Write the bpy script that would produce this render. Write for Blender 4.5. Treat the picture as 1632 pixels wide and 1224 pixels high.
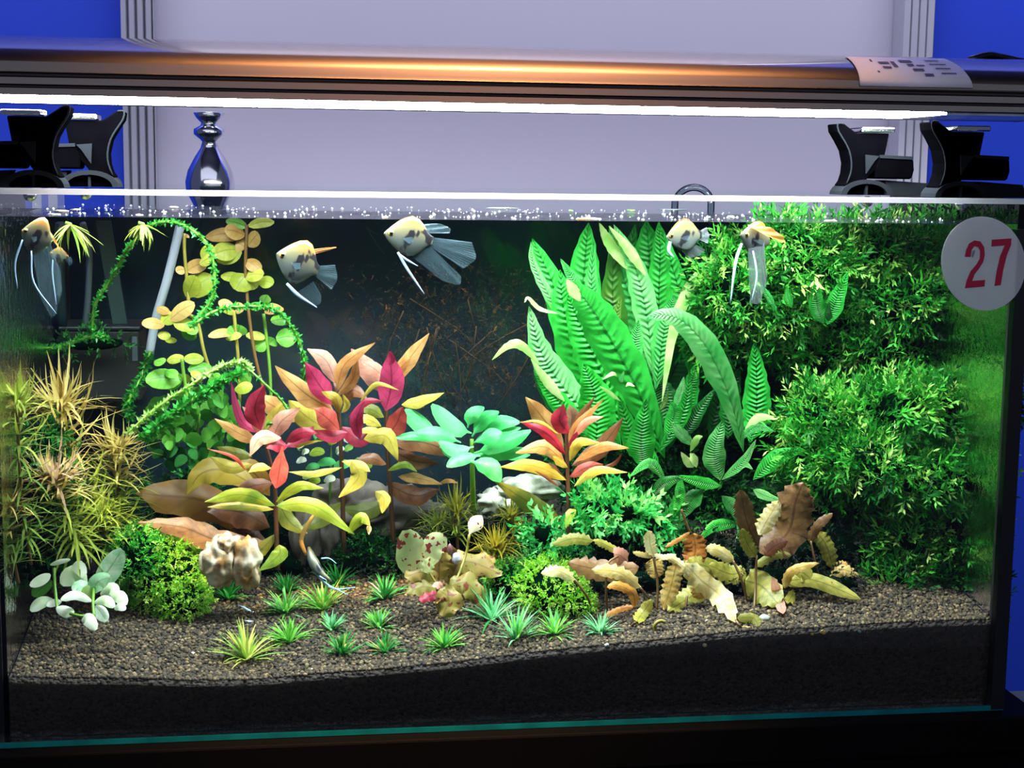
import bpy, math, random
import numpy as np
from mathutils import Vector, Matrix, Euler
for o in list(bpy.data.objects): bpy.data.objects.remove(o)
S = bpy.context.scene
COL = S.collection
rng = random.Random(7)
nr = np.random.RandomState(5)
# ------------------------------------------------------------ camera
CP = Vector((-.16959, -1.23755, .46795)); YAW, PIT, ROL, F = .14054, .13784, .01253, 2445.9
fw = Vector((math.sin(YAW)*math.cos(PIT), math.cos(YAW)*math.cos(PIT), -math.sin(PIT)))
r0 = Vector((math.cos(YAW), -math.sin(YAW), 0)); u0 = r0.cross(fw)
rt = r0*math.cos(ROL)+u0*math.sin(ROL); up = -r0*math.sin(ROL)+u0*math.cos(ROL)
cam = bpy.data.cameras.new('camera'); camo = bpy.data.objects.new('camera', cam); COL.objects.link(camo)
M3 = Matrix((rt, up, -fw)).transposed()
camo.matrix_world = Matrix.Translation(CP) @ M3.to_4x4()
cam.lens = F/1632*36; cam.sensor_width = 36; cam.clip_start = .05
S.camera = camo
# ------------------------------------------------------------ world, lamps, exposure
def lin(h, a=1):
    h = h.lstrip('#'); c = [int(h[i:i+2], 16)/255 for i in (0, 2, 4)]
    return tuple((x/12.92 if x <= .04045 else ((x+.055)/1.055)**2.4) for x in c)+(a,)
W = bpy.data.worlds.new('world'); S.world = W; W.use_nodes = True
W.node_tree.nodes['Background'].inputs[0].default_value = (.30, .36, .62, 1)
W.node_tree.nodes['Background'].inputs[1].default_value = .16
def area(name, loc, target, sx, sy, power, color):
    l = bpy.data.lights.new(name, 'AREA'); l.shape = 'RECTANGLE'; l.size = sx; l.size_y = sy; l.energy = power; l.color = color
    o = bpy.data.objects.new(name, l); COL.objects.link(o); o.location = loc
    o.rotation_euler = (Vector(target)-Vector(loc)).to_track_quat('-Z', 'Y').to_euler()
    return o
area('added_wall_fill', (.1, .38, 2.6), (.1, .88, 1.6), 3.6, .3, 44, (.86, .86, 1)).data.spread = math.radians(62)  # unseen fill lamp, added to brighten the back wall and kept off the hood
area('added_front_fill', (-.3, -2.4, 2.2), (0, 0, .4), 5.2, 2.2, 27, (.78, .82, 1))  # unseen fill lamp, added behind the camera to brighten the sticker
FIX_E = 54.0; WARM_E = 3.2
S.view_settings.view_transform = 'Standard'; S.view_settings.look = 'None'
S.view_settings.exposure = .25; S.view_settings.gamma = 1; S.view_settings.use_curve_mapping = False
S.cycles.max_bounces = 8; S.cycles.transparent_max_bounces = 24; S.cycles.diffuse_bounces = 3
S.cycles.glossy_bounces = 4; S.cycles.transmission_bounces = 4; S.cycles.caustics_reflective = False; S.cycles.caustics_refractive = False
S.cycles.sample_clamp_indirect = 4
# ------------------------------------------------------------ pixel -> place
def ray(px, py): return (rt*((px-816)/F) - up*((py-612)/F) + fw)
def P(px, py, Y):
    d = ray(px, py); return CP + d*((Y-CP.y)/d.y)
def PZ(px, py, Z):
    d = ray(px, py); return CP + d*((Z-CP.z)/d.z)
def mpp(Y): return (Y-CP.y)/F          # metres per pixel at that depth
H0P = [(-160, 1072), (0, 1080), (300, 1087), (420, 1084), (600, 1070), (800, 1049), (1000, 1026), (1200, 1008), (1400, 996), (1700, 984)]
H0 = [P(a, b, .008) for a, b in H0P]
def gz(x, y):
    z0 = float(np.interp(x, [p.x for p in H0], [p.z for p in H0]))
    return z0 + .13*max(y-.008, 0) + .0016*math.sin(x*37+y*23)*min(1, y*30)
def G(px, py):
    d = ray(px, py); t = (0.008-CP.y)/d.y
    while t < 2.2:
        p = CP+d*t
        if p.z <= gz(p.x, p.y) or p.y > .395: return p
        t += .002
    return p
# ------------------------------------------------------------ materials
MATS = {}
def newmat(name):
    m = bpy.data.materials.new(name); m.use_nodes = True; nt = m.node_tree
    return m, nt, nt.nodes, nt.links, nt.nodes['Principled BSDF']
def pmat(name, col, rough=.5, metal=0, noise=0, nscale=40, spec=.5, col2=None, bump=0, trans=0):
    if name in MATS: return MATS[name]
    m, nt, N, L, b = newmat(name)
    b.inputs['Roughness'].default_value = rough; b.inputs['Metallic'].default_value = metal
    b.inputs['Specular IOR Level'].default_value = spec
    b.inputs['Base Color'].default_value = col
    if noise or col2 or bump:
        tc = N.new('ShaderNodeTexCoord'); nz = N.new('ShaderNodeTexNoise'); nz.inputs['Scale'].default_value = nscale; nz.inputs['Detail'].default_value = 4
        L.new(tc.outputs['Object'], nz.inputs['Vector'])
        if col2 or noise:
            mx = N.new('ShaderNodeMix'); mx.data_type = 'RGBA'
            mx.inputs[6].default_value = col; mx.inputs[7].default_value = col2 or tuple(c*(1-noise) for c in col[:3])+(1,)
            mr = N.new('ShaderNodeMapRange'); mr.inputs[1].default_value = .38; mr.inputs[2].default_value = .62
            L.new(nz.outputs[0], mr.inputs[0]); L.new(mr.outputs[0], mx.inputs[0]); L.new(mx.outputs[2], b.inputs['Base Color'])
        if bump:
            bp = N.new('ShaderNodeBump'); bp.inputs['Strength'].default_value = bump; bp.inputs['Distance'].default_value = .002
            L.new(nz.outputs[0], bp.inputs['Height']); L.new(bp.outputs[0], b.inputs['Normal'])
    if trans:
        o = N['Material Output']; tr = N.new('ShaderNodeBsdfTranslucent'); tr.inputs[0].default_value = col
        ms = N.new('ShaderNodeMixShader'); ms.inputs[0].default_value = trans
        L.new(b.outputs[0], ms.inputs[1]); L.new(tr.outputs[0], ms.inputs[2]); L.new(ms.outputs[0], o.inputs[0])
    MATS[name] = m; return m
def leafmat(name, c1, c2, rib=None, veins=0, spots=None, trans=.45, nscale=60, rough=.38, dimple=0, edge=None, vary=.12):
    """c1/c2 mottled along the leaf, UV.x across (0..1), UV.y base->tip"""
    if name in MATS: return MATS[name]
    m, nt, N, L, b = newmat(name)
    c1, c2 = lin(c1), lin(c2)
    tc = N.new('ShaderNodeTexCoord'); nz = N.new('ShaderNodeTexNoise'); nz.inputs['Scale'].default_value = nscale; nz.inputs['Detail'].default_value = 3
    oi = N.new('ShaderNodeObjectInfo')
    L.new(tc.outputs['Object'], nz.inputs['Vector'])
    sx = N.new('ShaderNodeSeparateXYZ'); L.new(tc.outputs['UV'], sx.inputs[0])
    def math_(op, a, bb=None, cc=None):
        n = N.new('ShaderNodeMath'); n.operation = op
        for i, v in enumerate((a, bb, cc)):
            if v is None: continue
            if isinstance(v, (int, float)): n.inputs[i].default_value = v
            else: L.new(v, n.inputs[i])
        return n.outputs[0]
    def mix(f, a, bcol):
        n = N.new('ShaderNodeMix'); n.data_type = 'RGBA'
        for i, v in ((0, f), (6, a), (7, bcol)):
            if isinstance(v, (int, float, tuple)): n.inputs[i].default_value = v
            else: L.new(v, n.inputs[i])
        return n.outputs[2]
    mr = N.new('ShaderNodeMapRange'); mr.inputs[1].default_value = .35; mr.inputs[2].default_value = .65
    L.new(math_('ADD', nz.outputs[0], math_('MULTIPLY', math_('SUBTRACT', oi.outputs['Random'], .5), .35)), mr.inputs[0])
    c = mix(mr.outputs[0], c1, c2)
    au = math_('ABSOLUTE', math_('SUBTRACT', sx.outputs[0], .5))
    if edge: c = mix(math_('MULTIPLY', math_('SMOOTH_MIN', math_('MULTIPLY', math_('POWER', au, 2.0), 4), 1, .1), .8), c, lin(edge))
    if spots:
        n2 = N.new('ShaderNodeTexNoise'); n2.inputs['Scale'].default_value = spots[1]; n2.inputs['Detail'].default_value = 2
        L.new(tc.outputs['Object'], n2.inputs['Vector'])
        c = mix(math_('GREATER_THAN', n2.outputs[0], spots[2]), c, lin(spots[0]))
    hgt = None
    if rib or veins:
        w = math_('LESS_THAN', au, .035)
        if veins:
            v = math_('SINE', math_('MULTIPLY', math_('SUBTRACT', math_('ADD', sx.outputs[1], math_('MULTIPLY', nz.outputs[0], .06 if dimple else 0)), math_('MULTIPLY', au, .10 if dimple else .35)), veins*6.283))
            vm = math_('GREATER_THAN', v, .8)
            w = math_('MAXIMUM', w, math_('MULTIPLY', vm, .0 if dimple else .3)); hgt = v
        c = mix(math_('MULTIPLY', w, .6), c, lin(rib or '204010'))
    hs = N.new('ShaderNodeHueSaturation'); L.new(c, hs.inputs['Color'])
    hs.inputs['Saturation'].default_value = .96
    L.new(math_('ADD', 1-vary/2, math_('MULTIPLY', oi.outputs['Random'], vary)), hs.inputs['Value'])
    c = hs.outputs[0]
    L.new(c, b.inputs['Base Color']); b.inputs['Roughness'].default_value = rough; b.inputs['Specular IOR Level'].default_value = .35
    bp = N.new('ShaderNodeBump'); bp.inputs['Distance'].default_value = .0015; bp.inputs['Strength'].default_value = .5
    if dimple and hgt is not None:
        hh = math_('MULTIPLY', hgt, math_('MAXIMUM', 0, math_('SUBTRACT', 1, math_('MULTIPLY', au, 2.6)))); bp.inputs['Strength'].default_value = dimple
        L.new(hh, bp.inputs['Height'])
    else: L.new(nz.outputs[0], bp.inputs['Height'])
    L.new(bp.outputs[0], b.inputs['Normal'])
    tr = N.new('ShaderNodeBsdfTranslucent'); L.new(c, tr.inputs[0]); L.new(bp.outputs[0], tr.inputs[1])
    ms = N.new('ShaderNodeMixShader'); ms.inputs[0].default_value = trans
    L.new(b.outputs[0], ms.inputs[1]); L.new(tr.outputs[0], ms.inputs[2]); L.new(ms.outputs[0], N['Material Output'].inputs[0])
    MATS[name] = m; return m
def glassmat(name, tint, ior=1.45, rough=0.0, spec=1.0, bump=None, vol=None, base=0.0):
    m, nt, N, L, b = newmat(name); o = N['Material Output']; N.remove(b)
    t = N.new('ShaderNodeBsdfTransparent'); t.inputs[0].default_value = tint
    g = N.new('ShaderNodeBsdfGlossy'); g.inputs['Roughness'].default_value = rough; g.inputs[0].default_value = (spec, spec, spec, 1)
    fr = N.new('ShaderNodeFresnel'); fr.inputs[0].default_value = ior
    ms = N.new('ShaderNodeMixShader'); L.new(fr.outputs[0], ms.inputs[0]); L.new(t.outputs[0], ms.inputs[1]); L.new(g.outputs[0], ms.inputs[2])
    if bump:
        tc = N.new('ShaderNodeTexCoord'); nz = N.new('ShaderNodeTexNoise'); nz.inputs['Scale'].default_value = bump[0]; nz.inputs['Detail'].default_value = 3
        bp = N.new('ShaderNodeBump'); bp.inputs['Strength'].default_value = bump[1]; bp.inputs['Distance'].default_value = .002
        L.new(tc.outputs['Object'], nz.inputs['Vector']); L.new(nz.outputs[0], bp.inputs['Height']); L.new(bp.outputs[0], g.inputs['Normal']); L.new(bp.outputs[0], fr.inputs['Normal'])
    L.new(ms.outputs[0], o.inputs[0])
    if vol:
        va = N.new('ShaderNodeVolumeAbsorption'); va.inputs[0].default_value = vol[0]; va.inputs[1].default_value = vol[1]; L.new(va.outputs[0], o.inputs['Volume'])
    return m
def emat(name, col, e):
    m, nt, N, L, b = newmat(name); b.inputs['Base Color'].default_value = col
    b.inputs['Emission Color'].default_value = col; b.inputs['Emission Strength'].default_value = e
    return m
# ------------------------------------------------------------ object helpers
def tag(o, label=None, cat=None, group=None, kind=None):
    if label: o['label'] = label
    if cat: o['category'] = cat
    if group: o['group'] = group
    if kind: o['kind'] = kind
    return o
def T(name, label, cat, loc, group=None):
    o = bpy.data.objects.new(name, None); o.empty_display_size = .01; COL.objects.link(o); o.location = loc
    return tag(o, label, cat, group)
def wloc(o):
    p = Vector(o.location)
    while o.parent: o = o.parent; p += Vector(o.location)
    return p
def mesh(name, vs, fs, mat, parent=None, uv=None, smooth=True, loc=None, flat=None):
    """vs in world space; the object's origin is loc (or the parent's)"""
    off = Vector(loc) if loc is not None else Vector((0, 0, 0))
    if parent is not None: off = wloc(parent)
    me = bpy.data.meshes.new(name); me.from_pydata([tuple(Vector(v)-off) for v in vs], [], fs)
    if smooth: me.shade_smooth()
    if uv is not None:
        ul = me.uv_layers.new(name='UVMap'); idx = np.empty(len(me.loops), dtype=np.int32); me.loops.foreach_get('vertex_index', idx)
        ul.data.foreach_set('uv', np.asarray(uv, dtype=np.float32)[idx].ravel())
    if mat: me.materials.append(mat)
    o = bpy.data.objects.new(name, me); COL.objects.link(o)
    if parent is not None: o.parent = parent
    elif loc is not None: o.location = loc
    return o
def box(x0, x1, y0, y1, z0, z1):
    v = [(x, y, z) for x in (x0, x1) for y in (y0, y1) for z in (z0, z1)]
    f = [(0, 1, 3, 2), (4, 6, 7, 5), (0, 4, 5, 1), (2, 3, 7, 6), (0, 2, 6, 4), (1, 5, 7, 3)]
    return v, f
def mbox(name, b, mat, parent=None, bev=0, **k):
    v, f = box(*b); o = mesh(name, v, f, mat, parent, smooth=False, **k)
    if bev:
        md = o.modifiers.new('b', 'BEVEL'); md.width = bev; md.segments = 2
    return o
def join(*parts):
    V, Fc = [], []
    for v, f in parts:
        n = len(V); V += list(v); Fc += [tuple(i+n for i in q) for q in f]
    return V, Fc
def tube(pts, r, n=8, caps=True):
    pts = [Vector(p) for p in pts]; V, Fc = [], []
    rr = r if isinstance(r, (list, tuple)) else [r]*len(pts)
    a = None
    for i, p in enumerate(pts):
        t = (pts[min(i+1, len(pts)-1)]-pts[max(i-1, 0)]).normalized()
        if a is None: a = t.orthogonal().normalized()
        a = (a - t*a.dot(t)).normalized(); b = t.cross(a)
        for k in range(n):
            w = 2*math.pi*k/n; V.append(p+(a*math.cos(w)+b*math.sin(w))*rr[i])
    for i in range(len(pts)-1):
        for k in range(n): Fc.append((i*n+k, i*n+(k+1) % n, (i+1)*n+(k+1) % n, (i+1)*n+k))
    if caps: Fc.append(tuple(range(n-1, -1, -1))); Fc.append(tuple((len(pts)-1)*n+k for k in range(n)))
    return V, Fc
def smoothpts(pts, n=12):
    pts = [Vector(p) for p in pts]
    if len(pts) == 2: return [pts[0].lerp(pts[1], i/n) for i in range(n+1)]
    q = [pts[0]*2-pts[1]]+pts+[pts[-1]*2-pts[-2]]; out = []
    m = len(pts)-1
    for i in range(n+1):
        s = i/n*m; k = min(int(s), m-1); t = s-k; a, b, c, d = q[k:k+4]
        out.append(.5*((2*b)+(c-a)*t+(2*a-5*b+4*c-d)*t*t+(3*b-a-3*c+d)*t**3))
    return out
def lathe(prof, c, n=24, ax='z'):
    V, Fc = [], []
    for r, z in prof:
        for k in range(n):
            w = 2*math.pi*k/n; V.append(Vector(c)+(Vector((r*math.cos(w), r*math.sin(w), z)) if ax == 'z' else Vector((r*math.cos(w), z, r*math.sin(w)))))
    for i in range(len(prof)-1):
        for k in range(n): Fc.append((i*n+k, i*n+(k+1) % n, (i+1)*n+(k+1) % n, (i+1)*n+k))
    Fc.append(tuple(range(n-1, -1, -1))); Fc.append(tuple((len(prof)-1)*n+k for k in range(n)))
    return V, Fc
def extr(poly, d0, d1, axis='y'):
    """poly: 2-D outline; axis y -> (x,z) extruded y; axis x -> (y,z) extruded x"""
    n = len(poly)
    mk = (lambda a, b, d: (a, d, b)) if axis == 'y' else (lambda a, b, d: (d, a, b))
    V = [mk(a, b, d0) for a, b in poly]+[mk(a, b, d1) for a, b in poly]
    Fc = [(i, (i+1) % n, n+(i+1) % n, n+i) for i in range(n)]+[tuple(range(n-1, -1, -1)), tuple(range(n, 2*n))]
    return V, Fc
# ------------------------------------------------------------ room
TX0, TX1, TD, TH = -.412, .45, .40, .45
WY = .85
blue = pmat('blue_wall', lin('0438c4'), .75, noise=.12, nscale=3)
grey = pmat('panel_grey', lin('bcb8cc'), .6, noise=.03, nscale=4)
alu = pmat('aluminium', lin('c0c0d0'), .4, .25)
def pxX(px, py, Y): return P(px, py, Y).x
xa, xb = pxX(193, 40, WY), pxX(246, 40, WY); xc, xd = pxX(1428, 60, WY), pxX(1478, 60, WY)
tag(mbox('wall_left', (-2.6, xa, WY+.01, WY+.05, -1, 2.9), blue), kind='structure')
tag(mbox('wall_back', (xa, xd, WY+.015, WY+.05, -1, 2.9), grey), kind='structure')
tag(mbox('wall_right', (xd, 2.6, WY+.01, WY+.05, -1, 2.9), blue), kind='structure')
tag(mbox('floor', (-2.6, 2.6, -3.2, 2.0, -1.04, -1), pmat('hall_floor', lin('3a3a40'), .5, noise=.2, nscale=5)), kind='structure')
tag(mbox('ceiling', (-2.6, 2.6, -3.2, 2.0, 2.9, 2.94), pmat('hall_ceiling', lin('50505c'), .8, noise=.1, nscale=5)), kind='structure')
for i, (a, b) in enumerate(((xa, xb), (xc, xd))):
    w = b-a; pf = [(a, WY+.012)]
    for k in range(4):       # fluted exhibition post
        u = a+w*k/4; pf += [(u+.002, WY-.022), (u+w*.20, WY-.026), (u+w*.225, WY-.014)]
    pf += [(b, WY-.022), (b, WY+.012)]
    V = [(x, y, z) for z in (-1, 2.9) for x, y in pf]; n = len(pf)
    tag(mesh('trim_%d' % (i+1), V, [(k, (k+1) % n, n+(k+1) % n, n+k) for k in range(n)], alu, smooth=False), kind='structure')
# ------------------------------------------------------------ cabinet under the tank
blk = pmat('black_laminate', lin('040506'), .7, noise=.3, nscale=12, spec=.1)
cab = T('aquarium_cabinet', 'black cabinet under the planted tank', 'cabinet', (0, .2, -1))
mbox('body', (-.43, .47, -.01, .43, -1, -.035), blk, cab, .002)
mbox('cabinet_top', (-.44, .48, -.016, .44, -.0345, -.0015), blk, cab, .002)
for k, x in enumerate((-.428, .022)): mbox('door', (x, x+.446, -.024, -.0105, -.98, -.06), blk, cab, .002)
# ------------------------------------------------------------ glass tank
glass = glassmat('tank_glass', (.97, .992, .985, 1), 1.25)
tank = T('glass_aquarium', 'open-topped rectangular glass tank full of aquatic plants on the black cabinet', 'aquarium', (0, .2, 0))
g = .008
mbox('front_pane', (TX0, TX1, 0, g, .004, TH-.0047), glass, tank)
mbox('back_pane', (TX0, TX1, TD-g, TD, .004, TH), glass, tank)
mbox('side_pane', (TX0, TX0+g, g+.0002, TD-g-.0002, .004, TH), glass, tank)
mbox('side_pane', (TX1-g, TX1, g+.0002, TD-g-.0002, .004, TH), glass, tank)
teal = pmat('green_glass_edge', lin('0e7f86'), .25, noise=.35, nscale=30)
o = mbox('bottom_pane', (TX0, TX1, -.0005, TD, -.001, .0035), teal, tank); tag(o, 'teal glass bottom edge')
edge = pmat('ground_glass_edge', lin('fafcff'), .4, trans=.85)
pl, pr = pxX(140, 300, 0), pxX(1470, 318, 0)
o = mbox('polished_rim', (TX0, TX1, .0, g, TH-.0045, TH), edge, tank, .0008); tag(o, 'bright polished top edge')
film = pmat('background_film', lin('0a2c3e'), .7, noise=.35, nscale=6)
mbox('background_film', (TX0, TX1, TD+.0005, TD+.002, 0, .424), film, tank)
sil = pmat('black_silicone', lin('0a0c10'), .5)
mbox('silicone_seam', (TX1-g-.004, TX1+.0005, -.0008, g+.004, .0, .424), sil, tank)
mbox('silicone_seam', (TX0-.0005, TX0+.004, .0085, g+.004, .0, TH-.004), sil, tank)
mbox('silicone_seam', (TX1-g-.003, TX1-g, TD-g-.004, TD-g, .06, .424), sil, tank)
mbox('silicone_seam', (TX0+g, TX0+g+.003, TD-g-.004, TD-g, .06, .424), sil, tank)
# water: body with a rippled top
wz = P(800, 351, g).z
wm = glassmat('water', (.995, 1, 1, 1), 1.2, .02, 1, (140, .7), ((.55, .93, .90, 1), .55))
nx, ny = 60, 24; V = []; Fc = []
x0, x1, y0, y1 = TX0+g+.0004, TX1-g-.0004, g+.0004, TD-g-.0004
for j in range(ny+1):
    for i in range(nx+1):
        x = x0+(x1-x0)*i/nx; y = y0+(y1-y0)*j/ny
        V.append((x, y, wz + (.0004*math.sin(x*60+y*40)+.0003*math.sin(x*23-y*71) if 0 < j < ny and 0 < i < nx else 0)))
for j in range(ny):
    for i in range(nx): a = j*(nx+1)+i; Fc.append((a, a+1, a+nx+2, a+nx+1))
b0 = len(V); V += [(x0, y0, .004), (x1, y0, .004), (x1, y1, .004), (x0, y1, .004)]
fr = list(range(nx+1)); bk = [ny*(nx+1)+i for i in range(nx+1)]; lf = [j*(nx+1) for j in range(ny+1)]; rg = [j*(nx+1)+nx for j in range(ny+1)]
Fc += [tuple([b0, b0+1]+fr[::-1]), tuple([b0+2, b0+3]+bk), tuple([b0+3, b0]+lf), tuple([b0+1, b0+2]+rg[::-1]), (b0+3, b0+2, b0+1, b0)]
water = mesh('water', V, Fc, wm, smooth=False)
tag(water, 'clear faintly green water filling the tank to just under its rim', 'water', kind='stuff')
# ------------------------------------------------------------ substrate
gm, nt, N, L, bb = newmat('aqua_soil')
tc = N.new('ShaderNodeTexCoord'); vo = N.new('ShaderNodeTexVoronoi'); vo.inputs['Scale'].default_value = 330
rp = N.new('ShaderNodeValToRGB'); rp.color_ramp.elements[0].color = lin('14100c'); rp.color_ramp.elements[1].color = lin('3a2e24')
L.new(tc.outputs['Object'], vo.inputs['Vector']); L.new(vo.outputs['Color'], rp.inputs[0]); L.new(rp.outputs[0], bb.inputs['Base Color'])
bp = N.new('ShaderNodeBump'); bp.invert = True; bp.inputs['Distance'].default_value = .002; L.new(vo.outputs['Distance'], bp.inputs['Height']); L.new(bp.outputs[0], bb.inputs['Normal'])
bb.inputs['Roughness'].default_value = .8
nx, ny = 140, 60; V = []; Fc = []
x0, x1, y0, y1 = TX0+g+.001, TX1-g-.001, g+.001, TD-g-.001
for j in range(ny+1):
    for i in range(nx+1):
        x = x0+(x1-x0)*i/nx; y = y0+(y1-y0)*j/ny; V.append((x, y, gz(x, y)))
for j in range(ny):
    for i in range(nx): a = j*(nx+1)+i; Fc.append((a, a+1, a+nx+2, a+nx+1))
b0 = len(V)
for i in range(nx+1): V.append((x0+(x1-x0)*i/nx, y0, .0045))
for i in range(nx): Fc.append((b0+i, b0+i+1, i+1, i))
bed = T('substrate_bed', 'dark brown granular soil sloping up from the front glass', 'gravel', (0, .2, .0045)); bed['kind'] = 'stuff'
mesh('soil_core', V, Fc, gm, bed)['kind'] = 'stuff'
# grains: icosahedra
def grains(n, sampler, rad, seed):
    ph = (1+5**.5)/2
    ico = np.array([(-1, ph, 0), (1, ph, 0), (-1, -ph, 0), (1, -ph, 0), (0, -1, ph), (0, 1, ph), (0, -1, -ph), (0, 1, -ph), (ph, 0, -1), (ph, 0, 1), (-ph, 0, -1), (-ph, 0, 1)], dtype=np.float32)/1.9
    icf = np.array([(0, 11, 5), (0, 5, 1), (0, 1, 7), (0, 7, 10), (0, 10, 11), (1, 5, 9), (5, 11, 4), (11, 10, 2), (10, 7, 6), (7, 1, 8), (3, 9, 4), (3, 4, 2), (3, 2, 6), (3, 6, 8), (3, 8, 9), (4, 9, 5), (2, 4, 11), (6, 2, 10), (8, 6, 7), (9, 8, 1)], dtype=np.int32)
    r = np.random.RandomState(seed); c = sampler(r, n); s = rad*(.7+.6*r.rand(len(c), 1, 1))*(.85+.3*r.rand(len(c), 1, 3))
    V = (ico[None]*s + c[:, None]).reshape(-1, 3); Fc = (icf[None]+12*np.arange(len(c))[:, None, None]).reshape(-1, 3)
    return V, Fc, np.repeat(r.rand(len(c)), 12)
def npmesh(name, V, Fc, mat, parent, tint=None, smooth=True, loc=(0, 0, 0)):
    off = np.array(wloc(parent) if parent is not None else loc, dtype=np.float32)
    V = (np.asarray(V, dtype=np.float32)-off); k = Fc.shape[1]
    me = bpy.data.meshes.new(name); me.vertices.add(len(V)); me.vertices.foreach_set('co', V.ravel())
    me.loops.add(Fc.size); me.loops.foreach_set('vertex_index', Fc.astype(np.int32).ravel())
    me.polygons.add(len(Fc)); me.polygons.foreach_set('loop_start', np.arange(0, Fc.size, k, dtype=np.int32))
    me.update(calc_edges=True)
    if smooth: me.shade_smooth()
    if tint is not None:
        at = me.attributes.new('tint', 'FLOAT', 'POINT'); at.data.foreach_set('value', np.asarray(tint, dtype=np.float32))
    me.materials.append(mat); me.validate()
    o = bpy.data.objects.new(name, me); COL.objects.link(o)
    if parent is not None: o.parent = parent
    else: o.location = loc
    return o
def tintmat(name, stops, rough=.7, trans=0, spec=.3):
    m, nt, N, L, b = newmat(name)
    a = N.new('ShaderNodeAttribute'); a.attribute_name = 'tint'
    r = N.new('ShaderNodeValToRGB'); e = r.color_ramp.elements
    while len(e) < len(stops): e.new(.5)
    for i, (p, c) in enumerate(stops): e[i].position = p; e[i].color = lin(c)
    L.new(a.outputs['Fac'], r.inputs[0]); L.new(r.outputs[0], b.inputs['Base Color']); b.inputs['Roughness'].default_value = rough; b.inputs['Specular IOR Level'].default_value = spec
    if trans:
        tr = N.new('ShaderNodeBsdfTranslucent'); L.new(r.outputs[0], tr.inputs[0]); ms = N.new('ShaderNodeMixShader'); ms.inputs[0].default_value = trans
        L.new(b.outputs[0], ms.inputs[1]); L.new(tr.outputs[0], ms.inputs[2]); L.new(ms.outputs[0], N['Material Output'].inputs[0])
    return m
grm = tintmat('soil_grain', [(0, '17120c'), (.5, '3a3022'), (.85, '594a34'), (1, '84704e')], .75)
def s_top(r, n):
    x = r.uniform(x0+.002, x1-.002, n); y = y0+.0015+(r.rand(n)**1.35)*(.24-y0)
    return np.array([(a, b, gz(a, b)+.0006) for a, b in zip(x, y)], dtype=np.float32)
v_, f_, t_ = grains(30000, s_top, .0017, 3); npmesh('soil_grains', v_, f_, grm, bed, t_)['kind'] = 'stuff'
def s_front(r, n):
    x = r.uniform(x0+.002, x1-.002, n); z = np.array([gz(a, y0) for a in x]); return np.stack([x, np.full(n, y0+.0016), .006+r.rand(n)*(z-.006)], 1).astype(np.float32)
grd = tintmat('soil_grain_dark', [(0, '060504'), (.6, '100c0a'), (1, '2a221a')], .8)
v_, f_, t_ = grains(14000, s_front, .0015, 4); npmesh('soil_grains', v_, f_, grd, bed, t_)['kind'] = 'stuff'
# ------------------------------------------------------------ light fixture
FY = .018
zt = P(800, 172, FY).z
fx0, fx1 = P(-140, 172, FY).x, P(1790, 172, FY).x
ex1 = P(1510, 172, FY).x
hm, nt, N, L, bb = newmat('brushed_hood')
bb.inputs['Base Color'].default_value = lin('463c36'); bb.inputs['Metallic'].default_value = 1; bb.inputs['Roughness'].default_value = .42
bb.inputs['Coat Weight'].default_value = 1; bb.inputs['Coat IOR'].default_value = 1.6; bb.inputs['Coat Roughness'].default_value = .02
tc = N.new('ShaderNodeTexCoord'); mp = N.new('ShaderNodeMapping'); mp.inputs['Scale'].default_value = (2, 500, 500); nz = N.new('ShaderNodeTexNoise'); nz.inputs['Scale'].default_value = 1
L.new(tc.outputs['Object'], mp.inputs[0]); L.new(mp.outputs[0], nz.inputs[0]); bp = N.new('ShaderNodeBump'); bp.inputs['Strength'].default_value = .05; bp.inputs['Distance'].default_value = .0004
L.new(nz.outputs[0], bp.inputs['Height']); L.new(bp.outputs[0], bb.inputs['Normal'])
fix = T('light_fixture', 'long brushed metal aquarium lamp hood glowing white along its underside', 'lamp', (0, .2, zt))
s = mpp(FY)
prof = [(FY+.004, zt+.0034), (FY+.0005, zt+.0034), (FY, zt+8*s), (FY+.001, zt+17*s), (FY+.004, zt+19*s), (FY+.004, zt+21*s), (FY+.0005, zt+23*s), (FY+.0015, zt+33*s), (FY+.0055, zt+36*s), (FY+.0055, zt+39*s), (FY+.002, zt+41*s), (FY+.003, zt+45*s)]
for k in range(1, 13):
    a = math.radians(4+84*k/12); prof.append((FY+.003+.075*(1-math.cos(a)), zt+45*s+.031*math.sin(a)))
top = prof[-1]; cy = FY+.1
full = prof+[(2*cy-y, z) for y, z in prof[::-1]]
inner = [(2*cy-FY-.006, zt+.004), (FY+.006, zt+.004)]
v_, f_ = extr(full, fx0, fx1, 'x'); f_ = f_[:-2]; n = len(full)
f_ = [q for q in f_ if not (set((n-1, 0)) <= set(q))]
hood = mesh('housing', v_, f_, hm, fix)
md = hood.modifiers.new('e', 'EDGE_SPLIT'); md.split_angle = math.radians(40)
cap = pmat('black_plastic', lin('0a0a0c'), .3)
for xx in (fx0, fx1-.003):
    v_, f_ = extr(full, xx, xx+.003, 'x'); mesh('end_cap', v_, f_, cap, fix, smooth=False)
dif = emat('lamp_diffuser', (.93, .96, 1, 1), FIX_E)
mbox('diffuser_panel', (fx0+.02, ex1, FY+.002, FY+.105, zt+.0012, zt+.0032), dif, fix)
mbox('ballast_cover', (fx0+.02, fx1-.01, FY+.106, 2*cy-FY-.004, zt+.0035, zt+.0075), cap, fix)
mbox('clear_guard', (ex1+.0005, fx1-.01, FY+.002, FY+.105, zt+.0012, zt+.0032), pmat('frosted_guard', lin('b8bcc8'), .25, noise=.3, nscale=60), fix)
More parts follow.
